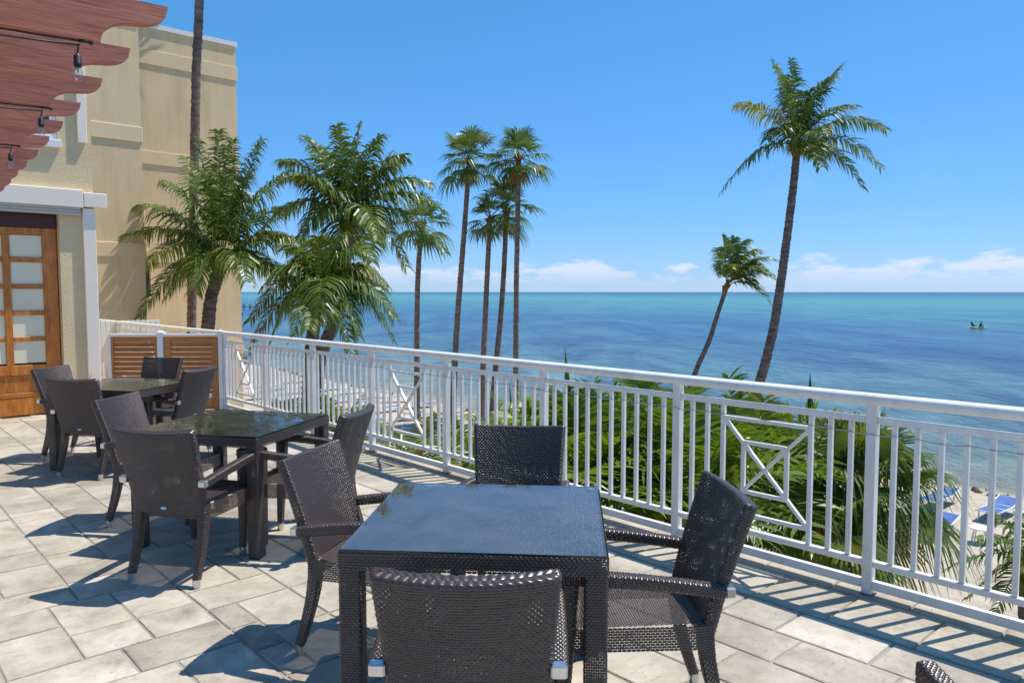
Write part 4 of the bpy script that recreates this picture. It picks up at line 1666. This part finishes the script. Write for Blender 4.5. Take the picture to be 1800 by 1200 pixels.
def trunk_mesh(pts, r0, r1, material, rings=0.14, seed=1, flare=1.35):
    """swept trunk with leaf-scar rings"""
    q = random.Random(seed)
    P = [Vector(p) for p in pts]
    # Catmull-Rom through the given points
    cr = []
    for i in range(len(P) - 1):
        p0, p1, p2, p3 = P[max(i - 1, 0)], P[i], P[i + 1], P[min(i + 2, len(P) - 1)]
        m = 12
        for k in range(m):
            t = k / m
            cr.append(0.5 * ((2 * p1) + (p2 - p0) * t + (2 * p0 - 5 * p1 + 4 * p2 - p3) * t * t + (3 * p1 - p0 - 3 * p2 + p3) * t ** 3))
    cr.append(P[-1])
    s = [0.0]
    for i in range(1, len(cr)):
        s.append(s[-1] + (cr[i] - cr[i - 1]).length)
    L = s[-1]
    n = max(8, int(L / rings)) * 2
    out, rad = [], []
    A = np.array([list(v) for v in cr])
    for k in range(n + 1):
        d = L * k / n
        p = Vector([np.interp(d, s, A[:, j]) for j in range(3)])
        f = k / n
        r = r0 + (r1 - r0) * f ** 0.7
        r *= 1 + (flare - 1) * max(0, 1 - f * 9) ** 2
        r *= (1.045 if k % 2 == 0 else 0.955) * q.uniform(0.97, 1.03)
        p += Vector((q.uniform(-1, 1), q.uniform(-1, 1), 0)) * r * 0.05
        out.append(p)
        rad.append(r)
    b = MB().tube(out, rad, 12)
    me = b.mesh('trunk', material, True)
    return me


def heart_mesh(c, axis, r, h, material='fibre'):
    """fibrous crown shaft with clasping frond bases"""
    b = MB()
    c, ax = Vector(c), Vector(axis).normalized()
    b.tube([c - ax * h * 0.5, c - ax * h * 0.25, c, c + ax * h * 0.4, c + ax * h * 0.7], [r * 0.75, r * 1.1, r * 1.05, r * 0.6, r * 0.1], 10)
    q = random.Random(int(r * 1000))
    for k in range(9):
        a = k * 2.4
        d = Vector((cos(a), sin(a), 0))
        p = c + d * r * 0.7 - ax * h * q.uniform(0.0, 0.3)
        b.tube([p, p + d * r * 0.9 + ax * h * 0.4], [r * 0.34, r * 0.16], 6)
    return b.mesh('crown', M[material], True)


def rel_(p, o):
    return (p[0] - o[0], p[1] - o[1], p[2] - o[2])


def coconut(label, crown_px, Y, trunk_px, tips, r0, r1, llen, lw, nl, seed, wind=(0.5, 0, 0), droop=0.6, extra=6, group='coconut palms', reach=1.08):
    """crown_px: pixel of the crown's heart; trunk_px: pixels down the trunk [(px, py, depth)] ending at the ground;
    tips: [(px, py, depth offset, lift)]"""
    q = random.Random(seed)
    C = at(*crown_px, Y)
    pts = [at(px, py, yy) for px, py, yy in trunk_px]
    foot = pts[-1].copy()
    foot.z = GZ
    t = thing('coconut_palm', label, 'palm tree', foot, 0, group)
    loc = [Vector(rel_(p, foot)) for p in pts][::-1]
    loc[0].z = -0.25
    Cl = Vector(rel_(C, foot))
    loc[-1] = Cl - Vector((0, 0, 0.1))
    link('trunk', trunk_mesh(loc, r0, r1, M['trunk_coco'], 0.12, seed), t)
    ax = (loc[-1] - loc[-2]).normalized()
    crown = link('crown', heart_mesh(Cl, ax, r1 * 1.25, 0.55), t)
    for k, tp in enumerate(tips):
        px, py, dy, lift = tp[:4]
        Tp = Vector(rel_(at(px, py, Y + dy), foot))
        Tp = Cl + (Tp - Cl) * reach
        lift = lift * 1.3
        b0 = Cl + ax * 0.12 + (Tp - Cl).normalized() * 0.06
        link('frond', frond_mesh(b0, Tp, lift, nl, llen, lw, seed * 100 + k, droop, 0.12, wind=wind), crown)
    # fronds hidden behind or pointing at the viewer fill the crown
    R0 = 2.0 * llen / 0.92
    for k in range(extra):
        a = k * 2.4 + seed
        el = q.uniform(-0.45, 0.85)
        d = Vector((0.8 * cos(a), sin(a), 0)).normalized()
        Ln = R0 * q.uniform(0.75, 1.0)
        Tp = Cl + d * Ln * cos(el) + Vector((0, 0, Ln * sin(el) - 0.25))
        link('frond', frond_mesh(Cl + ax * 0.12, Tp, 0.45 * q.uniform(0.6, 1.2), nl, llen, lw, seed * 100 + 50 + k, droop, wind=wind), crown)
    return t


# the tall leaning palm on the right
coconut('tall curved coconut palm standing alone against the sky on the right', (1401, 262), 24,
        [(1400, 280, 24), (1393, 340, 24), (1383, 420, 24), (1372, 500, 24), (1357, 590, 24), (1330, 690, 24), (1300, 780, 24), (1284, 873, 24)],
        [(1360, 119, -.3, .35), (1391, 117, .3, .25), (1471, 129, .2, .45), (1452, 148, -.6, .5), (1497, 191, .4, .55), (1544, 230, -.2, .75),
         (1538, 295, .2, .85), (1509, 326, -.5, .75), (1303, 191, .1, .55), (1280, 330, -.2, .85), (1352, 247, -.7, .65), (1380, 150, .6, .3), (1440, 290, -1.4, .6), (1425, 165, -.3, .5)],
        0.19, 0.115, 0.98, 0.056, 58, 11, (0.7, 0, 0), 0.75, 2)
coconut('small windswept coconut palm with fronds blown to the right, left of the tall one', (1276, 505), 33,
        [(1274, 515, 33), (1262, 550, 33), (1246, 600, 33), (1228, 640, 33), (1210, 690, 33), (1196, 740, 33), (1188, 775, 33)],
        [(1270, 421, -.1, .5), (1290, 424, .3, .5), (1312, 428, .1, .7), (1330, 447, -.3, .7), (1355, 460, .2, .7), (1362, 496, -.1, .8),
         (1352, 537, .1, .75), (1268, 482, -.6, .8), (1338, 478, -.7, .7), (1322, 500, .4, .6), (1330, 465, .6, .6)],
        0.15, 0.09, 0.92, 0.065, 48, 12, (1.6, 0, 0), 0.6, 0)
# the three shaggy palms on the left
coconut('bushy coconut palm in front of the beige hotel block', (388, 462), 20.6,
        [(382, 490, 20.6), (372, 520, 20.6), (366, 570, 20.6), (362, 650, 20.6), (360, 760, 20.6), (360, 935, 20.6)],
        [(222, 425, -.2, .75), (240, 368, .1, .65), (294, 330, -.4, .65), (350, 262, .2, .3), (384, 248, -.3, .25), (408, 262, .4, .25), (456, 262, .1, .45),
         (500, 312, .2, .55), (508, 372, -.3, .6), (567, 448, -.2, .8), (545, 545, -.4, .85), (256, 550, -.3, .85), (300, 520, -.9, .75), (345, 505, -1.3, .75),
         (430, 492, -1.4, .75), (490, 500, -.6, .75), (262, 470, .6, .8), (330, 290, .9, .4), (440, 310, .8, .5), (520, 430, .8, .7)],
        0.25, 0.16, 1.10, 0.054, 62, 13, (0.2, 0, 0), 0.9, 2)
coconut('tall bushy coconut palm with fronds spread against the sky, left of the slender trunks', (612, 392), 18.5,
        [(611, 412, 18.5), (607, 455, 18.5), (602, 510, 18.5), (585, 570, 18.3), (560, 640, 18.2), (548, 740, 18), (545, 985, 18)],
        [(500, 292, .2, .6), (505, 322, -.3, .65), (542, 252, .3, .5), (592, 236, -.3, .3), (632, 231, .2, .3), (664, 250, -.3, .35), (706, 284, .1, .55), (744, 328, .2, .65),
         (768, 372, -.2, .75), (770, 440, .1, .9), (706, 462, -.5, .85), (470, 404, .1, .85), (535, 415, -.7, .7), (660, 420, -1.2, .8), (690, 300, .9, .5), (560, 270, .9, .4), (600, 470, -.9, .8)],
        0.22, 0.14, 1.00, 0.050, 62, 14, (0.4, 0, 0), 0.85, 2)
coconut('low coconut palm with yellowing frond tips hanging over the railing', (566, 515), 16,
        [(560, 540, 16), (552, 575, 16), (545, 640, 16), (541, 740, 16), (541, 1050, 16)],
        [(450, 560, .2, .75), (470, 505, -.2, .65), (505, 445, .4, .5), (560, 425, -.2, .3), (602, 420, .3, .3), (640, 448, -.2, .5), (671, 504, .2, .7), (683, 556, -.2, .8),
         (681, 592, .1, .8), (625, 583, -.7, .8), (614, 612, -.9, .8), (520, 585, -.9, .75), (480, 600, -.3, .75), (440, 622, .2, .75), (560, 560, -1.4, .7), (540, 470, .9, .4), (650, 520, .7, .7)],
        0.18, 0.13, 0.84, 0.046, 58, 15, (0.25, 0, 0), 0.85, 2)


def washingtonia(label, crown_px, Y, trunk_px, rpx, n, seed, r0, r1, left_droop=0.0, dead=5):
    q = random.Random(seed)
    C = at(*crown_px, Y)
    pts = [at(px, py, Y) for px, py in trunk_px]
    foot = pts[-1].copy()
    foot.z = GZ
    t = thing('fan_palm', label, 'palm tree', foot, 0, 'slender fan palms on the beach')
    loc = [Vector(rel_(p, foot)) for p in pts][::-1]
    loc[0].z = -0.25
    Cl = Vector(rel_(C, foot))
    loc.append(Cl)
    link('trunk', trunk_mesh(loc, r0, r1, M['trunk_wash'], 0.2, seed, 1.5), t)
    crown = link('crown', heart_mesh(Cl, (0, 0, 1), r1 * 1.2, 0.5), t)
    rad = rpx * Y / F
    for k in range(n):
        a = k * 2.39996 + q.uniform(-0.3, 0.3)
        el = radians(85) - radians(128) * (k / n) + q.uniform(-0.22, 0.22)
        d = Vector((cos(a) * cos(el), sin(a) * cos(el), sin(el)))
        pl = rad * q.uniform(0.36, 0.78)
        hub = Cl + d * pl
        nrm = Vector((0, 0, 1)) if abs(d.z) < 0.9 else Vector((-cos(a), -sin(a), 0.2))
        nrm = (nrm + Vector((0, 0, 0.1)) + d * 0.1).normalized()
        nrm = (nrm - d * nrm.dot(d)).normalized()
        link('frond', fan_mesh(Cl + Vector((0, 0, 0.1)), hub, nrm, rad * q.uniform(0.55, 0.80), 18, 1.75, seed * 100 + k, 0.32 + 0.45 * (k / n), 'leaf_fan', 0.018, 0.34, (0.3, 0, 0)), crown)
    for k in range(dead):
        a = k * 2.4 + seed
        d = Vector((cos(a) * 0.45, sin(a) * 0.45, -0.9))
        hub = Cl + d * rad * 0.38
        link('dead_frond', fan_mesh(Cl, hub, Vector((cos(a), sin(a), 0.4)), rad * q.uniform(0.38, 0.55), 12, 0.7, seed * 100 + 60 + k, 0.25, 'leaf_dead', 0.018, 0.4), crown)
    return t


washingtonia('slender fan palm partly hidden by the bushy coconut palm, leftmost of the beach group', (742, 396), 38, [(740, 410), (735, 480), (733, 560), (733, 650), (733, 740)], 54, 20, 21, 0.17, 0.12)
washingtonia('slender leaning fan palm with a full crown, second of the beach group', (824, 285), 37, [(823, 310), (818, 380), (811, 470), (804, 560), (799, 650), (795, 747)], 55, 24, 22, 0.17, 0.115, dead=8)
washingtonia('shorter fan palm with a drooping crown, third of the beach group', (861, 388), 37, [(860, 410), (857, 470), (853, 560), (849, 650), (846, 747)], 48, 16, 23, 0.165, 0.115)
washingtonia('shorter bent fan palm whose crown sits behind the tallest trunk', (890, 372), 37.5, [(889, 400), (886, 470), (880, 560), (873, 630), (868, 690), (864, 744)], 56, 19, 24, 0.165, 0.115)
washingtonia('slender straight fan palm with full crown, rightmost of the beach group', (911, 280), 36, [(911, 310), (910, 380), (908, 480), (907, 590), (907, 690), (907, 753)], 56, 24, 25, 0.15, 0.11, dead=8)
# tall trunk in front of the hotel block, its crown above the picture
washingtonia('very tall slim palm trunk before the hotel block, crown above the picture', (356, -170), 23.5, [(353, -60), (348, 60), (345, 130), (343, 230), (341, 330), (339, 450), (337, 560), (336, 700), (335, 881)], 88, 26, 26, 0.15, 0.125, dead=6)


def spear(crown, foot, Cl, px, py, Y, w=0.045, m_='leaf_young'):
    """folded, still closed leaf standing up from the heart"""
    tp = Vector(rel_(at(px, py, Y), foot))
    V, Fc = [], []
    n = 8
    for k in range(n + 1):
        f = k / n
        p = Vector(Cl) * (1 - f) + tp * f
        ww = w * (0.55 + 0.9 * f if f < 0.5 else 1.0) * max(0.0, 1 - max(0, f - 0.5) * 2) ** 0.8 + 0.001
        V += [(p.x - ww, p.y, p.z), (p.x, p.y - ww * 0.5, p.z), (p.x + ww, p.y, p.z), (p.x, p.y + ww * 0.3, p.z)]
    for k in range(n):
        for j in range(4):
            j2 = (j + 1) % 4
            Fc.append((k * 4 + j, k * 4 + j2, (k + 1) * 4 + j2, (k + 1) * 4 + j))
    link('spear_leaf', mesh_from('spear_leaf', V, Fc, M[m_]), crown)


def bush_palm(label, px, py, Y, n, L, llen, lw, nl, seed, name='young_palm', els=(80, -15), material='leaf_young', spears=1, group='young palms below the railing', wind=(0.3, 0, 0), droop=0.45, r=0.11, sag=0.9, spear_px=None):
    q = random.Random(seed)
    C = at(px, py, Y)
    foot = Vector((C.x, C.y, GZ))
    t = thing(name, label, 'palm', foot, 0, group)
    Cl = Vector((0, 0, C.z - GZ))
    link('trunk', trunk_mesh([Vector((0.12, 0.1, -0.2)), Vector((0.05, 0.03, Cl.z * 0.5)), Cl], r * 1.1, r * 0.85, M['trunk_coco'], 0.1, seed), t)
    crown = link('crown', heart_mesh(Cl, (0, 0, 1), r, 0.4), t)
    for k in range(n):
        a = k * 2.39996 + seed + q.uniform(-0.25, 0.25)
        el = radians(els[0] + (els[1] - els[0]) * ((k + 0.5) / n) ** 0.9) + q.uniform(-0.1, 0.1)
        Ln = L * q.uniform(0.82, 1.08)
        d = Vector((cos(a) * cos(el), sin(a) * cos(el), sin(el)))
        Tp = Cl + d * Ln - Vector((0, 0, sag * 0.22 * Ln * cos(el)))
        link('frond', frond_mesh(Cl + Vector((0, 0, 0.1)), Tp, Ln * 0.22 * cos(el), nl, llen, lw, seed * 100 + k, droop, 0.18, material, wind, 0.45, 0.013), crown)
    if spear_px:
        spear(crown, foot, Cl, spear_px[0], spear_px[1], Y)
    for k in range(0 if spear_px else spears):
        a = k * 2.0 + seed
        b = MB()
        top_ = Cl + Vector((0.08 * cos(a), 0.08 * sin(a), L * 0.97))
        b.tube([Cl, (Cl + top_) / 2, top_], [0.03, 0.028, 0.003], 5)
        b.build('spear_leaf', M[material], crown)
    return t


bush_palm('young coconut palm behind the railing, just right of the far-side chair', 1012, 880, 7.3, 15, 1.30, 0.74, 0.050, 26, 31, els=(88, 15), droop=0.22, spear_px=(993, 608))
bush_palm('young coconut palm filling the railing bay left of the thick centre post', 1128, 885, 8.2, 18, 1.40, 0.80, 0.052, 28, 32, els=(86, 0), droop=0.25)
bush_palm('young coconut palm behind the centre post of the railing', 1218, 905, 7.0, 15, 1.15, 0.70, 0.048, 26, 33, els=(86, 5), droop=0.25)
bush_palm('young coconut palm behind the near X-pattern panel', 1310, 872, 8.6, 17, 1.35, 0.75, 0.050, 28, 34, els=(84, -5), droop=0.3)
bush_palm('low young palm under the railing behind the nearest table', 1150, 925, 7.6, 13, 0.95, 0.48, 0.04, 26, 35, els=(65, -20), spears=0)


def fan_bush(label, px, py, Y, n, rad, seed, group='broad fan palms below the railing', gold=2, els=(85, -40), trunk_r=0.09, mat_='leaf_fan', nseg=40, spear_px=None):
    q = random.Random(seed)
    C = at(px, py, Y)
    foot = Vector((C.x, C.y, GZ))
    t = thing('broad_fan_palm', label, 'palm', foot, 0, group)
    Cl = Vector((0, 0, C.z - GZ))
    link('trunk', trunk_mesh([Vector((0.1, 0.05, -0.2)), Vector((0.03, 0.02, Cl.z * 0.5)), Cl], trunk_r * 1.15, trunk_r, M['trunk_coco'], 0.1, seed), t)
    crown = link('crown', heart_mesh(Cl, (0, 0, 1), trunk_r * 1.2, 0.4), t)
    for k in range(n):
        a = k * 2.39996 + seed
        el = radians(els[0] + (els[1] - els[0]) * (k + 0.5) / n) + q.uniform(-0.1, 0.1)
        d = Vector((cos(a) * cos(el), sin(a) * cos(el), sin(el)))
        pl = rad * q.uniform(0.55, 0.8)
        hub = Cl + d * pl
        nrm = Vector((0, 0, 1)) + d * 0.2
        if abs(d.z) > 0.85:
            nrm = Vector((-cos(a), -sin(a), 0.3))
        nrm = (nrm - d * nrm.dot(d)).normalized()
        m_ = 'leaf_gold' if k >= n - gold else mat_
        link('frond', fan_mesh(Cl + Vector((0, 0, 0.1)), hub, nrm, rad * q.uniform(0.85, 1.05), nseg, 2.1, seed * 100 + k, 0.75 + 0.3 * k / n, m_, 0.014, 0.48, (0.25, 0, 0)), crown)
    if spear_px:
        spear(crown, foot, Cl, spear_px[0], spear_px[1], Y, 0.06)
    return t


fan_bush('broad fan palm with drooping split leaves behind the near post, golden lower leaf', 1515, 860, 8.8, 20, 0.80, 41)
fan_bush('broad fan palm with drooping leaves between the X-pattern panel and near post', 1425, 850, 9.6, 17, 0.80, 42, gold=0, spear_px=(1424, 655))
fan_bush('broad fan palm low behind the X-pattern panel, short leaves near its brown trunk', 1455, 930, 8.2, 12, 0.62, 43, gold=1, els=(60, -45))
bush_palm('small palm at the right edge of the picture beside the beach loungers', 1806, 985, 10.5, 15, 0.95, 0.42, 0.034, 26, 44, els=(75, -45), material='leaf', spears=0, droop=0.8)
bush_palm('spiky young palm behind the railing above the sand, right of the middle table', 735, 815, 12.5, 10, 1.15, 0.50, 0.04, 30, 45, els=(70, -25), material='leaf', spears=0)
bush_palm('spiky young palm behind the railing left of the far-side chair', 815, 835, 12.0, 11, 1.05, 0.48, 0.04, 28, 46, els=(75, -20), spears=0)
bush_palm('spiky young palm half hidden behind the far-side chair', 905, 800, 11.0, 13, 1.10, 0.48, 0.04, 28, 47, els=(75, -20), spears=1)
bush_palm('low green palm under the railing behind the middle table', 602, 762, 15.0, 14, 1.05, 0.45, 0.045, 26, 48, els=(70, -15), spears=0)
bush_palm('low green palm at the foot of the railing post near the farthest table', 498, 735, 16.5, 11, 0.75, 0.40, 0.045, 22, 49, els=(60, -20), spears=0)
bush_palm('low spiky palm under the railing left of the nearest table', 800, 850, 9.6, 12, 0.85, 0.40, 0.034, 26, 50, els=(55, -25), material='leaf', spears=0)
bush_palm('low young palm peeping under the bottom rail behind the far-side chair', 925, 880, 8.4, 12, 0.85, 0.42, 0.036, 26, 51, els=(60, -25), spears=0)

# ------------------------------------------------------------------ beach furniture
def lounger_meshes():
    d = {}
    b = MB()
    for s in (-1, 1):
        b.tube([(s * 0.31, -0.95, 0.33), (s * 0.31, 0.28, 0.33), (s * 0.31, 0.92, 0.50)], 0.028, 6)
    for y, z in ((-0.95, 0.33), (-0.3, 0.33), (0.28, 0.33), (0.92, 0.50)):
        b.tube([(-0.31, y, z), (0.31, y, z)], 0.022, 6)
    d['frame'] = b.mesh('frame', M['plastic'], True)
    b = MB()
    pts = [(-0.93, 0.35), (-0.3, 0.342), (0.28, 0.35), (0.6, 0.43), (0.90, 0.512)]
    V, Fc = [], []
    for y, z in pts:
        for x in (-0.285, 0.0, 0.285):
            V.append((x, y, z - (0.018 if x == 0 else 0)))
    for i in range(len(pts) - 1):
        for j in range(2):
            Fc.append((i * 3 + j, i * 3 + j + 1, i * 3 + j + 4, i * 3 + j + 3))
    k = len(V)
    V += [(x, y, z - 0.012) for (x, y, z) in V]
    Fc += [tuple(k + i for i in f)[::-1] for f in Fc]
    b.add(V, Fc)
    d['sling'] = b.mesh('sling', M['blue'], True)
    d['leg'] = MB().tube([(0, 0, 0.0), (0, 0.02, 0.33)], [0.022, 0.028], 6).mesh('leg', M['plastic'])
    d['flatsling'] = None
    b = MB()
    b.lathe([(0.0, 0.40), (0.26, 0.40), (0.27, 0.415), (0.26, 0.43), (0.0, 0.43)], (0, 0, 0), 20)
    d['top'] = b.mesh('table_top', M['plastic'])
    d['tleg'] = MB().tube([(0.22, 0, 0), (0.15, 0, 0.40)], 0.022, 6).mesh('leg', M['plastic'])
    return d


LG = lounger_meshes()


def lounger(p, rz, label, group):
    t = thing('beach_lounger', label, 'lounger', (p[0], p[1], GZ), rz, group)
    t.scale = (0.9, 0.9, 0.9)
    link('frame', LG['frame'], t)
    link('sling', LG['sling'], t)
    for x in (-0.29, 0.29):
        for y in (-0.8, 0.42):
            link('leg', LG['leg'], t, (x, y, 0))
    return t


def beach_table(p, label):
    t = thing('beach_table', label, 'side table', (p[0], p[1], GZ), 0.4, 'white beach side tables')
    link('table_top', LG['top'], t)
    for k in range(4):
        link('leg', LG['tleg'], t, (0, 0, 0), (0, 0, k * pi / 2))


def ground_px(px, py, z=GZ):
    d = ray(px, py)
    k = (z - H) / d.z
    return Vector((d.x * k, d.y * k, z))


GL = 'blue loungers on the near beach'
lounger(ground_px(1755, 908), radians(-52), 'blue and white beach lounger on the sand right of the broad fan palm', GL)
lounger(ground_px(1650, 888), radians(-52), 'blue and white beach lounger half hidden behind the fan palm, towards the water', GL)
lounger(ground_px(1645, 940), radians(-52), 'blue and white beach lounger half hidden behind the fan palm, nearest the terrace', GL)
beach_table(ground_px(1722, 955), 'small round white side table between the near beach loungers')
beach_table(ground_px(1800, 925), 'small round white side table at the right edge of the beach')
lounger(ground_px(1365, 840), radians(-50), 'blue beach lounger glimpsed through the fan palm leaves', GL)
lab_rows = 'small blue and white lounger in the distant rows on the left beach'
qq = random.Random(4)
for r_ in range(3):
    for k in range(9):
        u_, v_ = 19.5 + r_ * 2.75, 29.0 + k * 2.55 + 0.35 * r_
        p = uv(u_ + qq.uniform(-.2, .2), v_ + qq.uniform(-.2, .2))
        lounger((p.x, p.y), ROTU - pi / 2 + pi + qq.uniform(-.1, .1), lab_rows, 'distant rows of loungers')

# washed-up weed along the water line
def weed():
    b = MB()
    q = random.Random(9)
    for k in range(420):
        v = q.uniform(2, 62)
        s = SHORE_U + 0.9 * sin(v * 0.13) + 0.45 * sin(v * 0.31 + 1) - 1.15
        p = uv(s + q.gauss(0, 0.28), v, GZ - 0.10)
        r = q.uniform(0.04, 0.16)
        n = 6
        V = []
        for i in range(n):
            a = 2 * pi * i / n
            V.append((p.x + r * q.uniform(0.6, 1.3) * cos(a), p.y + r * q.uniform(0.6, 1.3) * sin(a), p.z - 0.03))
        V.append((p.x, p.y, p.z + r * q.uniform(0.35, 0.8)))
        b.add(V, [(i, (i + 1) % n, n) for i in range(n)])
    o = b.build('seaweed_line', M['seaweed'])
    tag(o, 'dark line of washed-up seaweed and pebbles along the water edge', 'seaweed')
    o['kind'] = 'stuff'


weed()

# ------------------------------------------------------------------ kayak with two paddlers, piers
def build_kayak():
    P = at(1718, 577, 1)
    d = ray(1718, 577)
    k = (-5.1 - H) / d.z
    p = d * k
    t = thing('kayak', 'yellow kayak carrying two people far out on the blue water', 'kayak', (p.x, p.y, -5.1), 0.05)
    V, Fc = [], []
    n = 12
    xs = np.linspace(-1.95, 1.95, 15)
    for x in xs:
        f = 1 - (abs(x) / 1.97) ** 2.4
        for j in range(n):
            a = 2 * pi * j / n
            V.append((x, 0.40 * f * cos(a), 0.13 + 0.10 * (abs(x) / 1.95) ** 2 + 0.17 * max(f, .08) * sin(a)))
    for i in range(len(xs) - 1):
        for j in range(n):
            j2 = (j + 1) % n
            Fc.append((i * n + j, i * n + j2, (i + 1) * n + j2, (i + 1) * n + j))
    b = MB().add(V, Fc)
    b.build('hull', M['kayak'], t, smooth=True)
    for (x, lean, lab) in ((-0.95, -0.05, 'person in dark clothes sitting upright at the left end of the kayak'),
                           (0.35, 0.30, 'person in dark clothes leaning forward in the middle of the kayak')):
        pe = thing('person', lab, 'person', (p.x + x, p.y, -5.1), 0.05, 'people in the kayak')
        sk = bpy.data.meshes.new('body')
        J = [(0, 0, 0.30), (lean * .5, 0, 0.58), (lean, 0, 0.86), (lean * 1.1, 0, 0.98), (lean * 1.15, 0, 1.14),
             (lean, -0.2, 0.82), (lean + 0.16, -0.30, 0.60), (lean + 0.40, -0.18, 0.58),
             (lean, 0.2, 0.82), (lean + 0.16, 0.30, 0.60), (lean + 0.40, 0.18, 0.58),
             (0.42, -0.14, 0.44), (0.85, -0.14, 0.32), (0.42, 0.14, 0.44), (0.85, 0.14, 0.32)]
        E_ = [(0, 1), (1, 2), (2, 3), (3, 4), (2, 5), (5, 6), (6, 7), (2, 8), (8, 9), (9, 10), (0, 11), (11, 12), (0, 13), (13, 14)]
        rad = [0.16, 0.15, 0.16, 0.06, 0.115, 0.07, 0.05, 0.04, 0.07, 0.05, 0.04, 0.085, 0.055, 0.085, 0.055]
        sk.from_pydata(J, E_, [])
        ob = link('body', sk, pe)
        sk.materials.append(M['cloth'])
        md = ob.modifiers.new('Skin', 'SKIN')
        for i, sv_ in enumerate(sk.skin_vertices[0].data):
            sv_.radius = (rad[i], rad[i])
            sv_.use_root = (i == 0)
        md2 = ob.modifiers.new('Sub', 'SUBSURF')
        md2.levels = md2.render_levels = 1
        h = MB()
        h.lathe([(0.0, -0.13), (0.07, -0.10), (0.095, -0.02), (0.10, 0.05), (0.07, 0.11), (0.0, 0.135)], (lean * 1.15, 0, 1.14), 10)
        h.build('hair', M['cloth'], pe, smooth=True)
    pd = MB()
    pd.tube([(-0.42, -1.0, 0.35), (-0.42, 1.0, 0.85)], 0.018, 6)
    pd.box(-0.43, -0.41, -1.35, -1.0, 0.18, 0.36)
    pd.box(-0.43, -0.41, 1.0, 1.35, 0.82, 1.0)
    o = pd.build('paddle', M['pier'], None, (p.x - 0.1, p.y, -5.1), (0, 0, 0.05))
    tag(o, 'dark paddle held by the person at the left end of the kayak', 'paddle')


build_kayak()


def build_pier(label, p0, p1, n, h, deck=True):
    a, b_ = Vector(p0), Vector(p1)
    t = thing('pier', label, 'pier', (a.x, a.y, -5.1))
    d = b_ - a
    if deck:
        MB().bar((0, 0, h * 0.48), (d.x, d.y, h * 0.48), 1.5, 0.22).build('deck', M['pier'], t)
    nx = Vector((d.y, -d.x, 0)).normalized()
    for k in range(n):
        q = d * (k / (n - 1))
        for s in ((-0.75, 0.75) if deck else (0,)):
            pp = q + nx * s
            MB().tube([(pp.x, pp.y, -2.0), (pp.x, pp.y, h * R.uniform(0.8, 1.15))], 0.12, 7).build('pile', M['pier'], t)
    return t


def sea_px(px, py):
    return ground_px(px, py, -5.1)


build_pier('old wooden pier far off beside the corner of the hotel block', sea_px(385, 544), sea_px(462, 544), 8, 2.4)
build_pier('row of pier stumps in the water nearer than the wooden pier', sea_px(412, 555), sea_px(440, 556), 3, 0.9, False)
build_pier('small broken pier remnant standing alone in the water', sea_px(676, 549), sea_px(692, 549), 3, 1.9)
